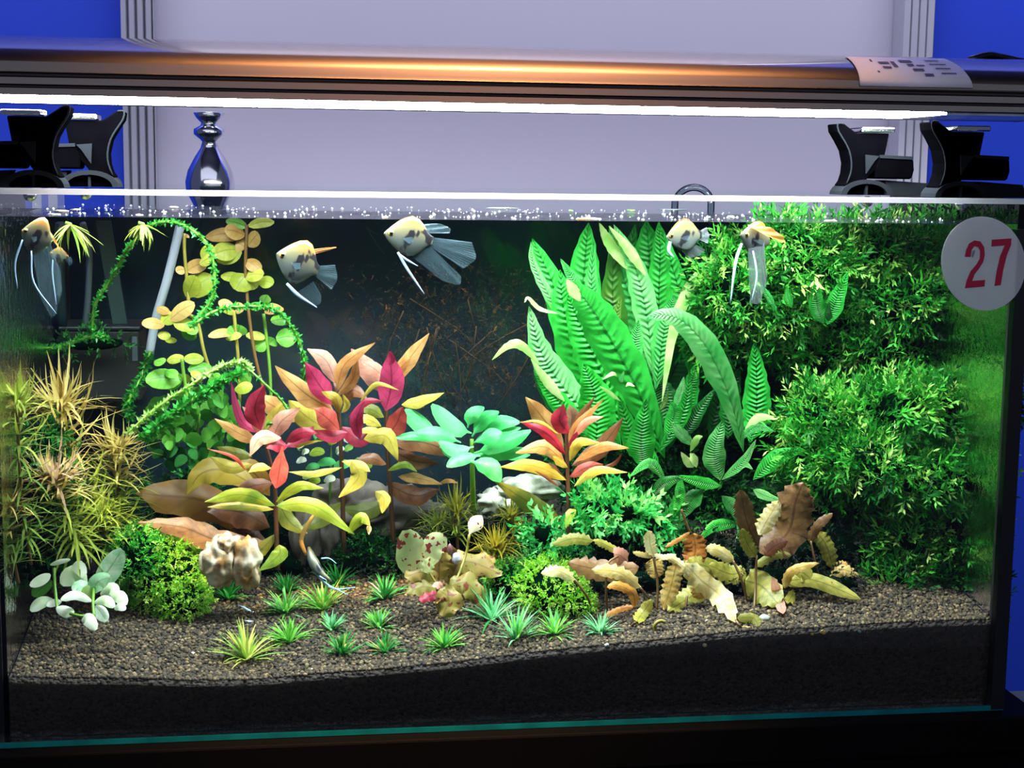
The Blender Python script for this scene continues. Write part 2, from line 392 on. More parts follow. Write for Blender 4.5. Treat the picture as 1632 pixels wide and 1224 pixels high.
# warm hall spotlight whose reflection glows on the hood
for i in range(12, len(prof)-1):
    y, z = prof[i]; q = CP+ray(780, 113)*((y-CP.y)/ray(780, 113).y)
    if q.z < z: break
(ya, za), (yb, zb_) = prof[i-1], prof[i]
nrm = Vector((0, -(zb_-za), yb-ya)).normalized(); dv = (Vector((q.x, y, z))-CP).normalized(); rv = dv-2*dv.dot(nrm)*nrm
lp = Vector((q.x, y, z))+rv*2.1
def warm(): 
    l = bpy.data.lights.new('spot_bulb', 'AREA'); l.shape = 'DISK'; l.size = .13; l.energy = WARM_E; l.spread = math.radians(18); l.color = (1, .50, .22)
    o = bpy.data.objects.new('spot_bulb', l); COL.objects.link(o); o.location = lp; o.rotation_euler = (-rv).to_track_quat('-Z', 'Y').to_euler()
warm()
# paper card lying on the hood slope
def onhood(px, py, lift=.0006):
    d = ray(px, py); best = None
    for i in range(11, len(prof)-1):
        for t in (0, .25, .5, .75):
            y = prof[i][0]*(1-t)+prof[i+1][0]*t; z = prof[i][1]*(1-t)+prof[i+1][1]*t
            q = CP+d*((y-CP.y)/d.y)
            if best is None or abs(q.z-z) < best[0]: best = (abs(q.z-z), q.x, y, z)
    return Vector((best[1], best[2]-lift, best[3]+lift))
zc = [P(1450, 137, FY).z, P(1450, 97, FY).z]
card_v = []; card_f = []; lines = []
pp = [(y, z) for y, z in prof[11:]]
nc = 8
xl0, xl1, xr0, xr1 = pxX(1372, 138, FY), pxX(1340, 96, FY+.05), pxX(1553, 138, FY), pxX(1497, 96, FY+.05)
for i in range(nc+1):
    y, z = pp[i+0]; a = i/nc
    card_v += [(xl0+(xl1-xl0)*a, y-.0008, z+.0008), (xr0+(xr1-xr0)*a, y-.0008, z+.0008)]
for i in range(nc): card_f.append((2*i, 2*i+1, 2*i+3, 2*i+2))
card = T('paper_card', 'white paper card with faint handwriting lying on the right end of the hood', 'card', card_v[0])
o = mesh('sheet', card_v, card_f, pmat('card_paper', lin('fcf2f8'), .7), card, smooth=True); o.modifiers.new('s', 'SOLIDIFY').thickness = .0004
ink = pmat('card_ink', lin('6a6078'), .8); lv, lf_ = [], []
for (ua, ub, va, vb) in [(.18, .2, .3, .8), (.24, .34, .62, .70), (.25, .33, .45, .52), (.36, .4, .5, .72), (.46, .58, .7, .8), (.5, .56, .55, .63), (.52, .62, .38, .46), (.6, .68, .22, .30), (.58, .66, .55, .6), (.72, .86, .78, .82), (.72, .88, .62, .66), (.74, .88, .46, .50), (.76, .9, .3, .34)]:
    for (u, v) in ((ua, va), (ub, va), (ub, vb), (ua, vb)):
        k = min(int(v*nc), nc-1); t = v*nc-k
        a0, b0_ = Vector(card_v[2*k]), Vector(card_v[2*k+1]); a1, b1_ = Vector(card_v[2*k+2]), Vector(card_v[2*k+3])
        lv.append(a0.lerp(b0_, u).lerp(a1.lerp(b1_, u), t)+Vector((0, -.0006, .0006)))
    m_ = len(lv); lf_.append((m_-4, m_-3, m_-2, m_-1))
mesh('handwriting', lv, lf_, ink, card, smooth=False)
# cable at the right end
tag(mesh('power_cable', *tube(smoothpts([P(1545, 96, FY+.08), P(1575, 88, FY+.085), P(1600, 92, FY+.09), P(1650, 98, FY+.09), P(1760, 70, FY+.09)], 16), .0035), cap), 'black cable looped over the right end of the lamp hood', 'cable')
# ------------------------------------------------------------ clip stands
clipm = pmat('clip_black', lin('020203'), .8, noise=.2, nscale=60, spec=0)
clipg = pmat('clip_grey', lin('14171a'), .7, spec=0); chrome = pmat('chrome', lin('e4e6ee'), .12, 1)
def clip(Y, ax, ay, sc, mir, label):
    """ax, ay: pixel of the arch centre on the rim"""
    s = mpp(Y)*sc; c = P(ax, ay, Y); zb = TH+.0003; ztop = zt-.0048
    base = Vector((c.x, Y, zb)); t = T('lamp_clip', label, 'clip', base, 'clips carrying the lamp hood')
    H = (ztop-zb)/s       # height in local px
    def pt(u, v): return (base.x+mir*u*s, base.z+v*s)
    d = .014
    k = H/112.0
    arm = [(-36, 98), (22, 98), (38, 108), (44, 112), (56, 112), (54, 100), (44, 86), (34, 70), (29, 50), (30, 34), (34, 22), (40, 14), (4, 20), (-4, 30), (-28, 52), (-30, 64)]
    v_, f_ = extr([pt(a, b*k) for a, b in arm], Y-d, Y+d); mesh('arm', v_, f_, clipm, t, smooth=False).modifiers.new('b', 'BEVEL').width = .001
    rim = [(46, 112), (56, 112), (54, 100), (44, 86), (34, 70), (29, 50), (30, 34), (36, 18)]
    v_, f_ = join(*[tube(smoothpts([(pt(a, b*k)[0], yy, pt(a, b*k)[1]) for a, b in rim], 14), .0008, 5) for yy in (Y-d-.0005,)])
    mesh('arm_ridge', v_, f_, clipg, t)
    n = 14; R, r = 46, 36
    arc = [(R*math.cos(math.pi*i/n), 26*math.sin(math.pi*i/n)) for i in range(n+1)]+[(r*math.cos(math.pi*i/n), 19*math.sin(math.pi*i/n)) for i in range(n, -1, -1)]
    v_, f_ = extr([pt(a, b*k*.95) for a, b in arc], Y-d-.002, Y+d+.002); mesh('arched_foot', v_, f_, clipg, t, smooth=False)
    v_, f_ = extr([pt(a, b*k) for a, b in [(-2, 0), (2, 0), (2, 18), (-2, 18)]], Y-d, Y+d); mesh('foot_rib', v_, f_, clipg, t, smooth=False)
    inn = [(35*math.cos(math.pi*i/n), 18*k*.95*math.sin(math.pi*i/n)) for i in range(n+1)]
    v_, f_ = extr([pt(a, b) for a, b in inn], Y-d+.004, Y+d); mesh('foot_web', v_, f_, clipm, t, smooth=False)
    tail = [(-36, 16), (-34, 24), (-110, 20), (-118, 0), (-46, 0)]
    v_, f_ = extr([pt(a, b*k) for a, b in tail], Y-d+.003, Y+d); mesh('foot_shelf', v_, f_, clipg, t, smooth=False)
    kn = [(-14, 26), (-78, 26), (-82, 40), (-80, 58), (-20, 60), (-12, 44)]
    v_, f_ = extr([pt(a, b*k) for a, b in kn], Y-d-.002, Y+d+.002); mesh('clamp_block', v_, f_, clipm, t, smooth=False).modifiers.new('b', 'BEVEL').width = .0015
    v_, f_ = extr([pt(a, b*k) for a, b in [(-78, 57), (-20, 59), (-20, 64), (-78, 62)]], Y-d-.003, Y+d+.003); mesh('clamp_lip', v_, f_, clipg, t, smooth=False)
    v_, f_ = extr([pt(a, b*k) for a, b in [(-18, 62), (6, 64), (4, 34), (-10, 54)]], Y-d-.003, Y-d-.001); mesh('latch', v_, f_, clipg, t, smooth=False)
    v_, f_ = extr([pt(a, b*k) for a, b in [(-44, 99), (14, 99), (14, 107), (-44, 107)]], Y-d-.003, Y+d+.003)
    o = mesh('chrome_pad', v_, f_, chrome, t, smooth=False); o.modifiers.new('b', 'BEVEL').width = .001; tag(o, 'shiny silver rest pad')
    # glass bolt seen through the pane below
    v_, f_ = lathe([(.0001, -.0075), (.005, -.007), (.005, -.003), (.0033, -.003), (.0033, .004)], (base.x+mir*-8*s, Y, zb-.006), 14, 'y')
    mesh('clamp_screw', v_, f_, chrome, t)
clip(.035, 58, 300, 1.0, 1, 'front black clip at the left end of the hood')
clip(.125, 146, 298, .96, 1, 'rear black clip at the left end of the hood, beside the left post')
clip(.035, 1520, 318, 1.0, -1, 'front black clip at the right end of the hood, above the round number sticker')
clip(.125, 1372, 310, .96, -1, 'rear black clip at the right end of the hood, before the right post')
# ------------------------------------------------------------ number sticker on the front glass
SY = -.0006
st = T('number_sticker', 'round white sticker with red number 27 on the top right of the glass', 'sticker', P(1567, 420, SY))
n = 48; ring = [P(1567+67*math.cos(2*math.pi*i/n)+3*math.sin(2*math.pi*i/n), 420+75*math.sin(2*math.pi*i/n), SY) for i in range(n)]
v_, f_ = extr([(p.x, p.z) for p in ring], SY-.0006, SY+.0003); mesh('disc', v_, f_, pmat('sticker_white', lin('ffffff'), .5, trans=.5), st, smooth=False)
redm = pmat('sticker_red', lin('b8103c'), .5)
def zp(a, b): return (1480+a*152/979, 330+b*190/1224)
two_o = [(372, 510), (385, 440), (415, 375), (470, 342), (530, 352), (568, 410), (575, 490), (560, 560), (520, 625), (470, 690), (445, 758), (578, 748), (572, 815), (372, 832), (392, 750), (430, 660), (490, 590), (525, 530), (528, 450), (510, 410), (470, 400), (440, 440), (430, 512)]
sev_o = [(650, 335), (848, 322), (845, 385), (800, 500), (765, 640), (738, 802), (676, 808), (700, 650), (735, 500), (782, 392), (645, 404)]
for nm, out in (('numeral_two', two_o), ('numeral_seven', sev_o)):
    q = [P(*zp(a, b), SY-.0007) for a, b in out]
    v_, f_ = extr([(p.x, p.z) for p in q], SY-.0011, SY-.0006); mesh(nm, v_, f_, redm, st, smooth=False)
dm = pmat('sticker_scuff', lin('8a90a0'), .7)
q = [P(*zp(a, b), SY-.0007) for a, b in [(440, 500), (455, 450), (475, 440), (470, 480), (450, 520)]]; mesh('scuff_mark', *extr([(p.x, p.z) for p in q], SY-.001, SY-.0006), dm, st, smooth=False)
# ============================================================ PLANT BUILDERS
def V3(p): return P(*p) if len(p) == 3 else G(*p)
def fixg(p):
    a = V3(p)
    if len(p) == 3 and a.y < .39 and a.z < gz(a.x, a.y)+.003: a = P(p[0], p[1], max(.014, min(p[2], G(p[0], p[1]+12).y)))
    return a
def prf(kind, v):
    if kind == 'lance': return max(.03, math.sin(math.pi*v**.85))**.9
    if kind == 'fern': return min(1, (v*3.2)**.7)*min(1, ((1-v)*1.9)**.75)+.02
    if kind == 'strap': return min(1, (v*6)**.6)*min(1, ((1-v)*3.5)**.6)+.02
    if kind == 'round': return max(.05, 1-(2*v-1)**2)**.5
    if kind == 'spoon': return (.1+.5*v) if v < .2 else max(.04, math.sin(math.pi*(.18+.82*(v-.2)/.8)))**.6
    if kind == 'drop': return max(.05, math.sin(math.pi*v**1.5))**.8
    return 1
def leaf(par, pts, w, mat, kind='lance', seg=9, ruf=0, rf=5, cup=.18, tilt=.3, name='leaf', label=None, ac=4, roll=0):
    """pts: (px, py, Y) from base to tip; w: full width in pixels"""
    q = [fixg(p) for p in pts]; c = smoothpts(q, seg); Ym = sum(p.y for p in q)/len(q); W2 = w*mpp(Ym)/2
    vs, uv, fs = [], [], []; ph = rng.random()*6
    for i, p in enumerate(c):
        v = i/seg; t = (c[min(i+1, seg)]-c[max(i-1, 0)]).normalized()
        n = ((CP-p).normalized()*(1-tilt)+Vector((0, 0, 1))*tilt); n = (n-t*n.dot(t))
        n = n.normalized() if n.length > 1e-4 else t.orthogonal().normalized()
        if roll: n = Matrix.Rotation(roll, 3, t) @ n
        s = t.cross(n).normalized(); f = prf(kind, min(max(v, .001), .999))*W2
        for k in range(ac+1):
            u = -1+2*k/ac; e = abs(u)**2
            wv = ruf*W2*math.sin(v*rf*6.283+ph+(1.3 if u > 0 else 0))*e
            wid = f*(1+.5*ruf*math.sin(v*rf*6.283*1.0+ph*2+u)*e)
            vs.append(p+s*u*wid - n*(cup*f*e)+n*wv); uv.append((k/ac, v))
    for i in range(seg):
        for k in range(ac): a = i*(ac+1)+k; fs.append((a, a+1, a+ac+2, a+ac+1))
    o = mesh(name, vs, fs, mat, par, uv)
    if label: o['label'] = label
    return o
def stem(par, pts, r, mat, name='stem', n=10):
    q = smoothpts([V3(p) for p in pts], n); rr = r*mpp(q[0].y)
    return mesh(name, *tube(q, [rr*(1-.35*i/n) for i in range(n+1)], 6), mat, par)
# --- shared blades (length 1 along +Z, bent towards +Y)
def blade_mesh(name, mat, bend, segs=5, taper=1.0, base=.5):
    vs, fs, uv = [], [], []
    for i in range(segs+1):
        v = i/segs; a = bend*v; y = (1-math.cos(a))/max(bend, .01); z = math.sin(a)/max(bend, .01)
        w = .5*(base+(1-base)*min(1, v*3))*(max(.04, 1-v**2.2) if taper else 1)
        for u in (-1, 0, 1): vs.append((u*w, y-.0*u, z)); uv.append(((u+1)/2, v))
    for i in range(segs):
        for k in range(2): a = i*3+k; fs.append((a, a+1, a+4, a+3))
    me = bpy.data.meshes.new(name); me.from_pydata(vs, [], fs); me.shade_smooth()
    ul = me.uv_layers.new(name='UVMap'); idx = np.empty(len(me.loops), dtype=np.int32); me.loops.foreach_get('vertex_index', idx); ul.data.foreach_set('uv', np.array(uv, dtype=np.float32)[idx].ravel())
    me.materials.append(mat); return me
def blade(par, me, base, d, droop, length, width, name):
    """blade from base along d, bending towards droop"""
    z = Vector(d).normalized(); y = Vector(droop)-z*Vector(droop).dot(z)
    y = y.normalized() if y.length > 1e-3 else z.orthogonal().normalized(); x = y.cross(z)
    m = Matrix((x*width, y*length, z*length)).transposed().to_4x4(); m.translation = Vector(base)-wloc(par)
    o = bpy.data.objects.new(name, me); COL.objects.link(o); o.parent = par; o.matrix_local = m
    return o
def rdir(elev=None):
    a = rng.random()*6.283; e = elev if elev is not None else math.asin(rng.random()*2-1)
    return Vector((math.cos(a)*math.cos(e), math.sin(a)*math.cos(e), math.sin(e)))
# --- diamonds: many tiny leaflets in one mesh (uncountable growth)
def diamonds(B, D, Nn, l, w, bend=0.0):
    """B,D,Nn: (n,3); l,w: (n,)"""
    D = D/np.linalg.norm(D, axis=1, keepdims=True); s = np.cross(D, Nn); s /= np.linalg.norm(s, axis=1, keepdims=True)+1e-9
    nn = np.cross(s, D); l = l[:, None]; w = w[:, None]
    V = np.stack([B, B+D*l*.5+s*w*.5-nn*bend*l, B+D*l-nn*bend*l*2.2, B+D*l*.5-s*w*.5-nn*bend*l], 1).reshape(-1, 3)
    return V, (np.arange(len(B)*4).reshape(-1, 4))
TPL = [(0, 0, 0, .34, .16), (.28, 0, .25, .3, .15), (.26, 0, -.75, .34, .13), (.5, .08, .7, .33, .13), (.54, .09, -.15, .3, .13), (.12, 0, .85, .3, .12), (.52, .05, -.9, .24, .11), (.78, .04, .3, .24, .11), (.78, .04, -.5, .24, .11), (.1, 0, -.6, .26, .12)]
def fronds(B, D, r, size, wid=1.0):
    """one small branching frond at every B, spreading along D"""
    n = len(B); D = D/np.linalg.norm(D, axis=1, keepdims=True); R = r.normal(size=(n, 3)); s = np.cross(D, R); s /= np.linalg.norm(s, axis=1, keepdims=True); nn = np.cross(s, D)
    sc = size*(.6+.8*r.rand(n)); VV, TT = [], []; t = r.rand(n)
    for (u, v, a, l, w) in TPL:
        aa = a+r.normal(size=n)*.25
        dd = D*np.cos(aa)[:, None]+s*np.sin(aa)[:, None]+nn*r.normal(size=(n, 1))*.3
        bb = B+(D*u+s*v)*sc[:, None]
        V, _ = diamonds(bb, dd, nn+r.normal(size=(n, 3))*.5, l*sc*1.15, w*sc*wid, .06); VV.append(V.reshape(n, 4, 3)); TT.append(np.repeat(t[:, None], 4, 1))
    V = np.concatenate([v for v in VV]).reshape(-1, 3); T_ = np.concatenate(TT).ravel()
    return V, np.arange(len(V)).reshape(-1, 4), T_
def ellip(c, rad, n, r, cam=True, low=-.35):
    """points and normals on an ellipsoid, the side towards viewer and top"""
    d = r.normal(size=(n*4, 3)); d /= np.linalg.norm(d, axis=1, keepdims=True)
    keep = (d[:, 1] < .35) & (d[:, 2] > low-.6*r.rand(n*4)) if cam else (d[:, 2] > low)
    d = d[keep][:n]; p = np.array(c)+d*np.array(rad)*(.86+.18*r.rand(len(d), 1)); return p, d/np.array(rad)*np.mean(rad)
def icos(c, rad, mat, par, name, amp=.12, sub=3, seed=0, freq=3.0):
    import bmesh
    from mathutils import noise
    bm = bmesh.new(); bmesh.ops.create_icosphere(bm, subdivisions=sub, radius=1)
    vs = []
    for v in bm.verts:
        k = 1+amp*noise.noise(v.co*freq+Vector((seed*3.1, seed, 0)))*2; vs.append((c[0]+v.co.x*rad[0]*k, c[1]+v.co.y*rad[1]*k, c[2]+v.co.z*rad[2]*k))
    fs = [tuple(l.index for l in f.verts) for f in bm.faces]; bm.free()
    return mesh(name, vs, fs, mat, par)
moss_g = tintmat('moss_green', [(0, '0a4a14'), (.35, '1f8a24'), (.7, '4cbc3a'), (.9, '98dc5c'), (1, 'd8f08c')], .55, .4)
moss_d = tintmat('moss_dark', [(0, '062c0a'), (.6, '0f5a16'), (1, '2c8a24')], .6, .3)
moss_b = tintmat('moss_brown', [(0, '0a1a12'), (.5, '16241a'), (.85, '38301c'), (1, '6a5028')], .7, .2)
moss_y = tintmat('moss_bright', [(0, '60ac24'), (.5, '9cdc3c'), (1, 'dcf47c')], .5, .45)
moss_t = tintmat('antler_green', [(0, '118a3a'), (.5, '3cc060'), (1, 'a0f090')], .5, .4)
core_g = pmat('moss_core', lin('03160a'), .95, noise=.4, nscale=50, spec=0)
def moss(name, label, cat, clumps, dens, size, mat=None, corem=None, base=None, wid=1.0, seed=1, group=None):
    r = np.random.RandomState(seed); c0 = clumps[0]
    loc = base or P(c0[0], c0[1], c0[4] or .1); t = T(name, label, cat, loc, group)
    for i, (px, py, a, b, Y, dy, *m) in enumerate(clumps):
        if Y is None: Y = G(px, py+b*.9).y+dy*.6
        c = P(px, py, Y); s = mpp(Y); rad = (a*s, dy, b*s); mt = m[0] if m else mat
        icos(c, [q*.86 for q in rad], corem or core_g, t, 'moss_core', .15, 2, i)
        n = int(dens*(a*b)/100)
        p, d = ellip(c, rad, n, r); d = d+r.normal(size=d.shape)*.55+np.array([0, 0, -.05])
        V, Fc, tt = fronds(p, d, r, size*s, wid); npmesh('moss_fronds', V, Fc, mt, t, tt, smooth=False)['kind'] = 'stuff'
    return t
# ============================================================ LEAF MATERIALS
L_fern = leafmat('fern_leaf', '12a026', '2ecc3e', '0c5a16', 24, None, .5, dimple=.7)
L_fernl = leafmat('fern_leaf_pale', '40bc50', '80d878', '1f8a34', 26, None, .5, dimple=.7)
L_fernd = leafmat('fern_leaf_deep', '0a5c18', '147a22', '063a0e', 22, None, .4, dimple=.6)
L_ferny = leafmat('fern_leaf_yellow', '9ad060', 'd8e49a', None, 0, None, .5)
L_ferno = leafmat('fern_leaf_olive', '3a7a1c', '608a28', '24500f', 22, None, .45, dimple=.6)
L_mag = leafmat('magenta_leaf', 'a81848', 'c83868', '5a0a28', 7, None, .5)
L_cri = leafmat('crimson_leaf', '8a1030', 'b02440', '500818', 7, None, .45)
L_red = leafmat('brick_red_leaf', 'b03a34', 'd05a48', '6a1c14', 7, None, .5)
L_pnk = leafmat('salmon_leaf', 'd08a70', 'e0a48c', '9a5a48', 6, None, .5)
L_tan = leafmat('tan_leaf', 'b87c3c', 'd8a45c', '7a4a1c', 6, None, .5)
L_brn = leafmat('brown_leaf', '5a3018', '84502c', '38180a', 6, None, .4)
L_yel = leafmat('yellow_olive_leaf', 'b0a030', 'd8c44c', '8a7a20', 5, None, .5)
L_ygr = leafmat('yellow_green_leaf', '84a020', 'b0c838', '5a7414', 5, None, .5)
L_olv = leafmat('olive_leaf', '6a7420', '8c8c30', '40480f', 5, None, .45)
L_mnt = leafmat('mint_leaf', '38bc5c', '70dc88', '5ac880', 0, None, .5, vary=.2)
L_rot = leafmat('lime_round_leaf', 'a8b82c', 'd8dc58', '8a9420', 4, None, .55, vary=.25)
L_rop = leafmat('peach_round_leaf', 'c89a48', 'dcb868', '9a6c28', 4, None, .5)
L_rog = leafmat('green_round_leaf', '4c9c24', '7cc03c', '2c6a14', 4, None, .5, vary=.3)
L_crg = leafmat('gold_crinkled_leaf', 'c89c3c', 'e8c874', '84642c', 9, None, .4, nscale=150)
L_crp = leafmat('pale_crinkled_leaf', 'ecd070', 'fcecb0', 'b89850', 9, None, .4, nscale=150)
L_crb = leafmat('brown_crinkled_leaf', '7a5630', '9c7040', '4c3018', 9, None, .4, nscale=120)
L_cro = leafmat('olive_crinkled_leaf', '8c8a2c', 'b8ac44', '50501c', 9, None, .4, nscale=120)
L_orn = leafmat('orange_crinkled_leaf', 'c0701c', 'e09c34', '7a440c', 9, None, .4, nscale=150)
L_amb = leafmat('amber_leaf', '8c5a1c', 'a87c20', '5a3810', 5, None, .4, nscale=25)
L_lot = leafmat('lotus_leaf_pale', 'b8cc80', 'dce0a4', None, 0, ('9a3a34', 190, .60), .5, nscale=60)
L_lob = leafmat('lotus_leaf_bronze', '8a8430', 'b09048', '7a5a28', 0, ('7c3c24', 150, .60), .4, nscale=60)
L_wht = leafmat('white_leaf', 'fcfff0', 'e0f4c4', None, 0, None, .45, nscale=80)
L_var = leafmat('variegated_leaf', 'a4dca8', 'ecfae4', '6cb070', 6, None, .45, nscale=140)
S_grn = pmat('green_stem', lin('5c8a24'), .5); S_red = pmat('reddish_stem', lin('42240f'), .5); S_brn = pmat('brown_stem', lin('6a4c20'), .5)
S_olv = pmat('olive_stem', lin('8a8030'), .5)
# ============================================================ BACKGROUND: moss on the back glass, equipment
r_ = np.random.RandomState(11)
bt = T('back_glass_moss', 'dark brown twiggy moss growing against the back glass in the middle', 'moss', P(720, 600, .37))
n = 3200; a = r_.normal(size=(n, 2))*np.array([90, 85])+np.array([735, 560]); keep = (a[:, 1] > 420) & (a[:, 0] > 500); a = a[keep]
B = np.array([P(x, y, .355+.02*r_.rand()) for x, y in a]); D = r_.normal(size=B.shape)+np.array([0, -.5, .3])
V, Fc, tt = fronds(B, D, r_, 11*mpp(.37), .55); npmesh('moss_fronds', V, Fc, moss_b, bt, tt, smooth=False)['kind'] = 'stuff'
for k in range(14):
    x, y = 720+r_.normal()*60, 600+r_.normal()*30; p = [P(x, y+60, .37), P(x+r_.normal()*20, y, .365), P(x+r_.normal()*50, y-70, .36)]
    mesh('twig', *tube(smoothpts(p, 6), .0007, 5), pmat('twig_brown', lin('2a2012'), .7), bt)
plast = pmat('grey_tube', lin('4c5a60'), .4); dkp = pmat('equipment_black', lin('06090b'), .6, noise=.2, nscale=30); tealp = pmat('teal_strip', lin('143230'), .5)
wt = pmat('white_tube', lin('dce4f0'), .3, trans=.3)
tag(mesh('tube', *tube(smoothpts([P(288, 356, .27), P(268, 440, .28), P(248, 510, .29), P(238, 566, .30)], 12), 7*mpp(.28), 10), wt), 'white rigid tube slanting down beside the round-leaved stems', 'tube')
eq = T('filter_box', 'long black filter box low behind the needle-leaved plants', 'filter', P(100, 560, .31))
x0b, x1b = TX0+g+.004, P(222, 540, .31).x; zb1, zb0 = P(100, 527, .31).z, P(100, 640, .31).z
mbox('housing', (x0b, x1b, .31, .385, zb0, zb1), dkp, eq, .002)
mbox('end_strip', (x1b-.007, x1b-.002, .3085, .3098, zb1-.03, zb1-.006), plast, eq)
mbox('lid', (x0b-.001, x1b+.001, .308, .386, zb1+.0003, zb1+.004), pmat('equipment_grey', lin('11181c'), .4), eq, .001)
v_, f_ = extr([(P(152, 352, .33).x, P(152, 352, .33).z), (P(176, 352, .33).x, P(176, 352, .33).z), (P(203, 528, .33).x, zb1+.0045), (P(180, 528, .33).x, zb1+.0045)], .33, .334)
tag(mesh('support_strip', v_, f_, tealp, smooth=False), 'flat teal strip leaning above the black filter box', 'strip')
tag(mesh('hose', *tube(smoothpts([P(132, 356, .3), P(142, 400, .315), P(141, 460, .32), P(136, 524, .325)], 12), 5*mpp(.3), 8), plast), 'thin grey hose hanging left of the slanting teal strip', 'hose')
tag(mesh('hose', *tube(smoothpts([P(98, 356, .29), P(94, 420, .3), P(98, 524, .315)], 10), 9*mpp(.3), 8), pmat('dark_teal_tube', lin('0e2a30'), .4)), 'thick dark teal pipe left of the thin grey hose', 'pipe')
# chrome post behind the tank, glass pipe over the rear rim
cY = .56; sc = mpp(cY); c = P(334, 240, cY); zc = lambda py: P(334, py, cY).z
pr_ = [(.09, -1), (.09, -.99), (.018, -.98), (.018, zc(330)), (37*sc, zc(305)), (38*sc, zc(290)), (34*sc, zc(272)), (24*sc, zc(252)), (14*sc, zc(236)), (11*sc, zc(226)), (15*sc, zc(222)), (24*sc, zc(214)), (24*sc, zc(206)), (14*sc, zc(200)), (12*sc, zc(196)), (20*sc, zc(188)), (24*sc, zc(180)), (.0005, zc(178))]
tag(mesh('chrome_post', *lathe(pr_, (c.x, cY, 0), 28), chrome), 'chrome bottle-shaped post behind the tank left of the grey panel centre', 'post')
gp = glassmat('pipe_glass', (.55, .62, .66, 1), 1.5)
pc = P(1097, 318, .405); R_ = 26*mpp(.4)
pts = [pc+Vector((-R_*math.cos(a), -.02*math.sin(a*.5)+.018, R_*1.0*math.sin(a)-.004)) for a in np.linspace(0, math.pi, 13)]
pts = [pts[0]+Vector((0, -.03, -.10)), pts[0]+Vector((0, -.028, -.03))]+[p+Vector((0, -.028, 0)) for p in pts]+[pts[-1]+Vector((0, -.028, -.05))]
tag(mesh('glass_pipe', *tube(smoothpts(pts, 30), 6*mpp(.4), 10, caps=False), gp), 'small curved glass filter pipe rising over the rear rim', 'pipe')
# ============================================================ MOSS WALLS (right)
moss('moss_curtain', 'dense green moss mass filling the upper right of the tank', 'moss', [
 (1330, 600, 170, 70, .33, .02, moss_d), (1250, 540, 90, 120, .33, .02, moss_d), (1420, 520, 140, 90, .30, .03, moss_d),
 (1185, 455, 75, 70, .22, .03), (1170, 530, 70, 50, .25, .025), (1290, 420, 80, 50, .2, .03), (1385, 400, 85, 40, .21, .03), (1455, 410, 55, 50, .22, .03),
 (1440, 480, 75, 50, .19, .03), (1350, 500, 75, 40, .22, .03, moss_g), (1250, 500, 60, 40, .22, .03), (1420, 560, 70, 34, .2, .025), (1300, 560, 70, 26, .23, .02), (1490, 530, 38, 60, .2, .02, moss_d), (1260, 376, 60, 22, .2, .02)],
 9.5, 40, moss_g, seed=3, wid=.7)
moss('moss_or_shade_bank', 'lower bank of bright branching moss reaching down to the soil at right', 'moss', [
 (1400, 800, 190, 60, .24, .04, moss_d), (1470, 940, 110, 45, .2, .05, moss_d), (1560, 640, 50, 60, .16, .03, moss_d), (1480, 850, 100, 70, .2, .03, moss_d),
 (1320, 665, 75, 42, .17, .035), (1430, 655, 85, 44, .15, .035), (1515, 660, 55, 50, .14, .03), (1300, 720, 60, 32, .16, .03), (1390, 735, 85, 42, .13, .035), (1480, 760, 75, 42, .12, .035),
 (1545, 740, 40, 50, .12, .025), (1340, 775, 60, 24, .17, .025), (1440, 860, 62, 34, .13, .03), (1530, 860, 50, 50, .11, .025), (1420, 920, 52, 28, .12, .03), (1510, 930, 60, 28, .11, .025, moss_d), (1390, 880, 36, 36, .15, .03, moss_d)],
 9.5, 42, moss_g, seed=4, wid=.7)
moss('moss_mound', 'rounded bright lime moss mound at left on the soil', 'moss', [(262, 918, 66, 66, None, .04), (215, 885, 40, 44, .15, .03, moss_g), (290, 955, 40, 36, None, .025)], 22, 14, moss_y, base=G(262, 985), seed=5)
moss('moss_mound', 'rounded bright moss mound left of the golden crinkled leaves', 'moss', [(878, 938, 54, 48, None, .035), (885, 888, 56, 34, .17, .03, moss_t), (915, 962, 28, 24, None, .02), (815, 925, 40, 30, .14, .025, moss_g)], 22, 14, moss_y, base=G(880, 985), seed=6)
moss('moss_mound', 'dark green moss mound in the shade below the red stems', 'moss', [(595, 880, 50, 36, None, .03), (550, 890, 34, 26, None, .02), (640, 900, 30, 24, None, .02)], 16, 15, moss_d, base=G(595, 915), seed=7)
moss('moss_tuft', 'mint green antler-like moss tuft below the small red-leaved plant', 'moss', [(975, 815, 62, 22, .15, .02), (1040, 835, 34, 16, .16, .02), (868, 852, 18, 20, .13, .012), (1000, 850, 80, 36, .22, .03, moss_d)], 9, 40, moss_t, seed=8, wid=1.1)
moss('moss_or_shade_bank', 'dark green undergrowth along the left side of the tank', 'moss', [(60, 880, 50, 60, .13, .03), (70, 760, 40, 90, .13, .03), (160, 850, 60, 50, .22, .03), (150, 548, 50, 12, .29, .01), (290, 800, 60, 50, .3, .03)], 6, 26, moss_d, seed=9)
moss('moss_or_shade_bank', 'deep green shaded growth behind the centre plants', 'moss', [(1080, 800, 130, 60, .3, .03), (960, 760, 80, 60, .3, .03), (1100, 660, 90, 90, .34, .03)], 5, 30, moss_d, seed=10)
shade_m = tintmat('painted_shade', [(0, '020804'), (.7, '06180a'), (1, '14360f')], .8, .1)  # near-black colours standing in for shade on the soil
moss('moss_or_shade_bank', 'shade of the hollow behind the golden crinkled plants, built as near-black clumps', 'moss', [(x, 926+6*math.sin(x), 40, 22, None, .012) for x in range(975, 1350, 52)]+[(x, 880, 50, 40, None, .02) for x in range(990, 1360, 70)], 6, 20, shade_m, seed=12)  # clumps put in to darken the soil where the plants above shade it
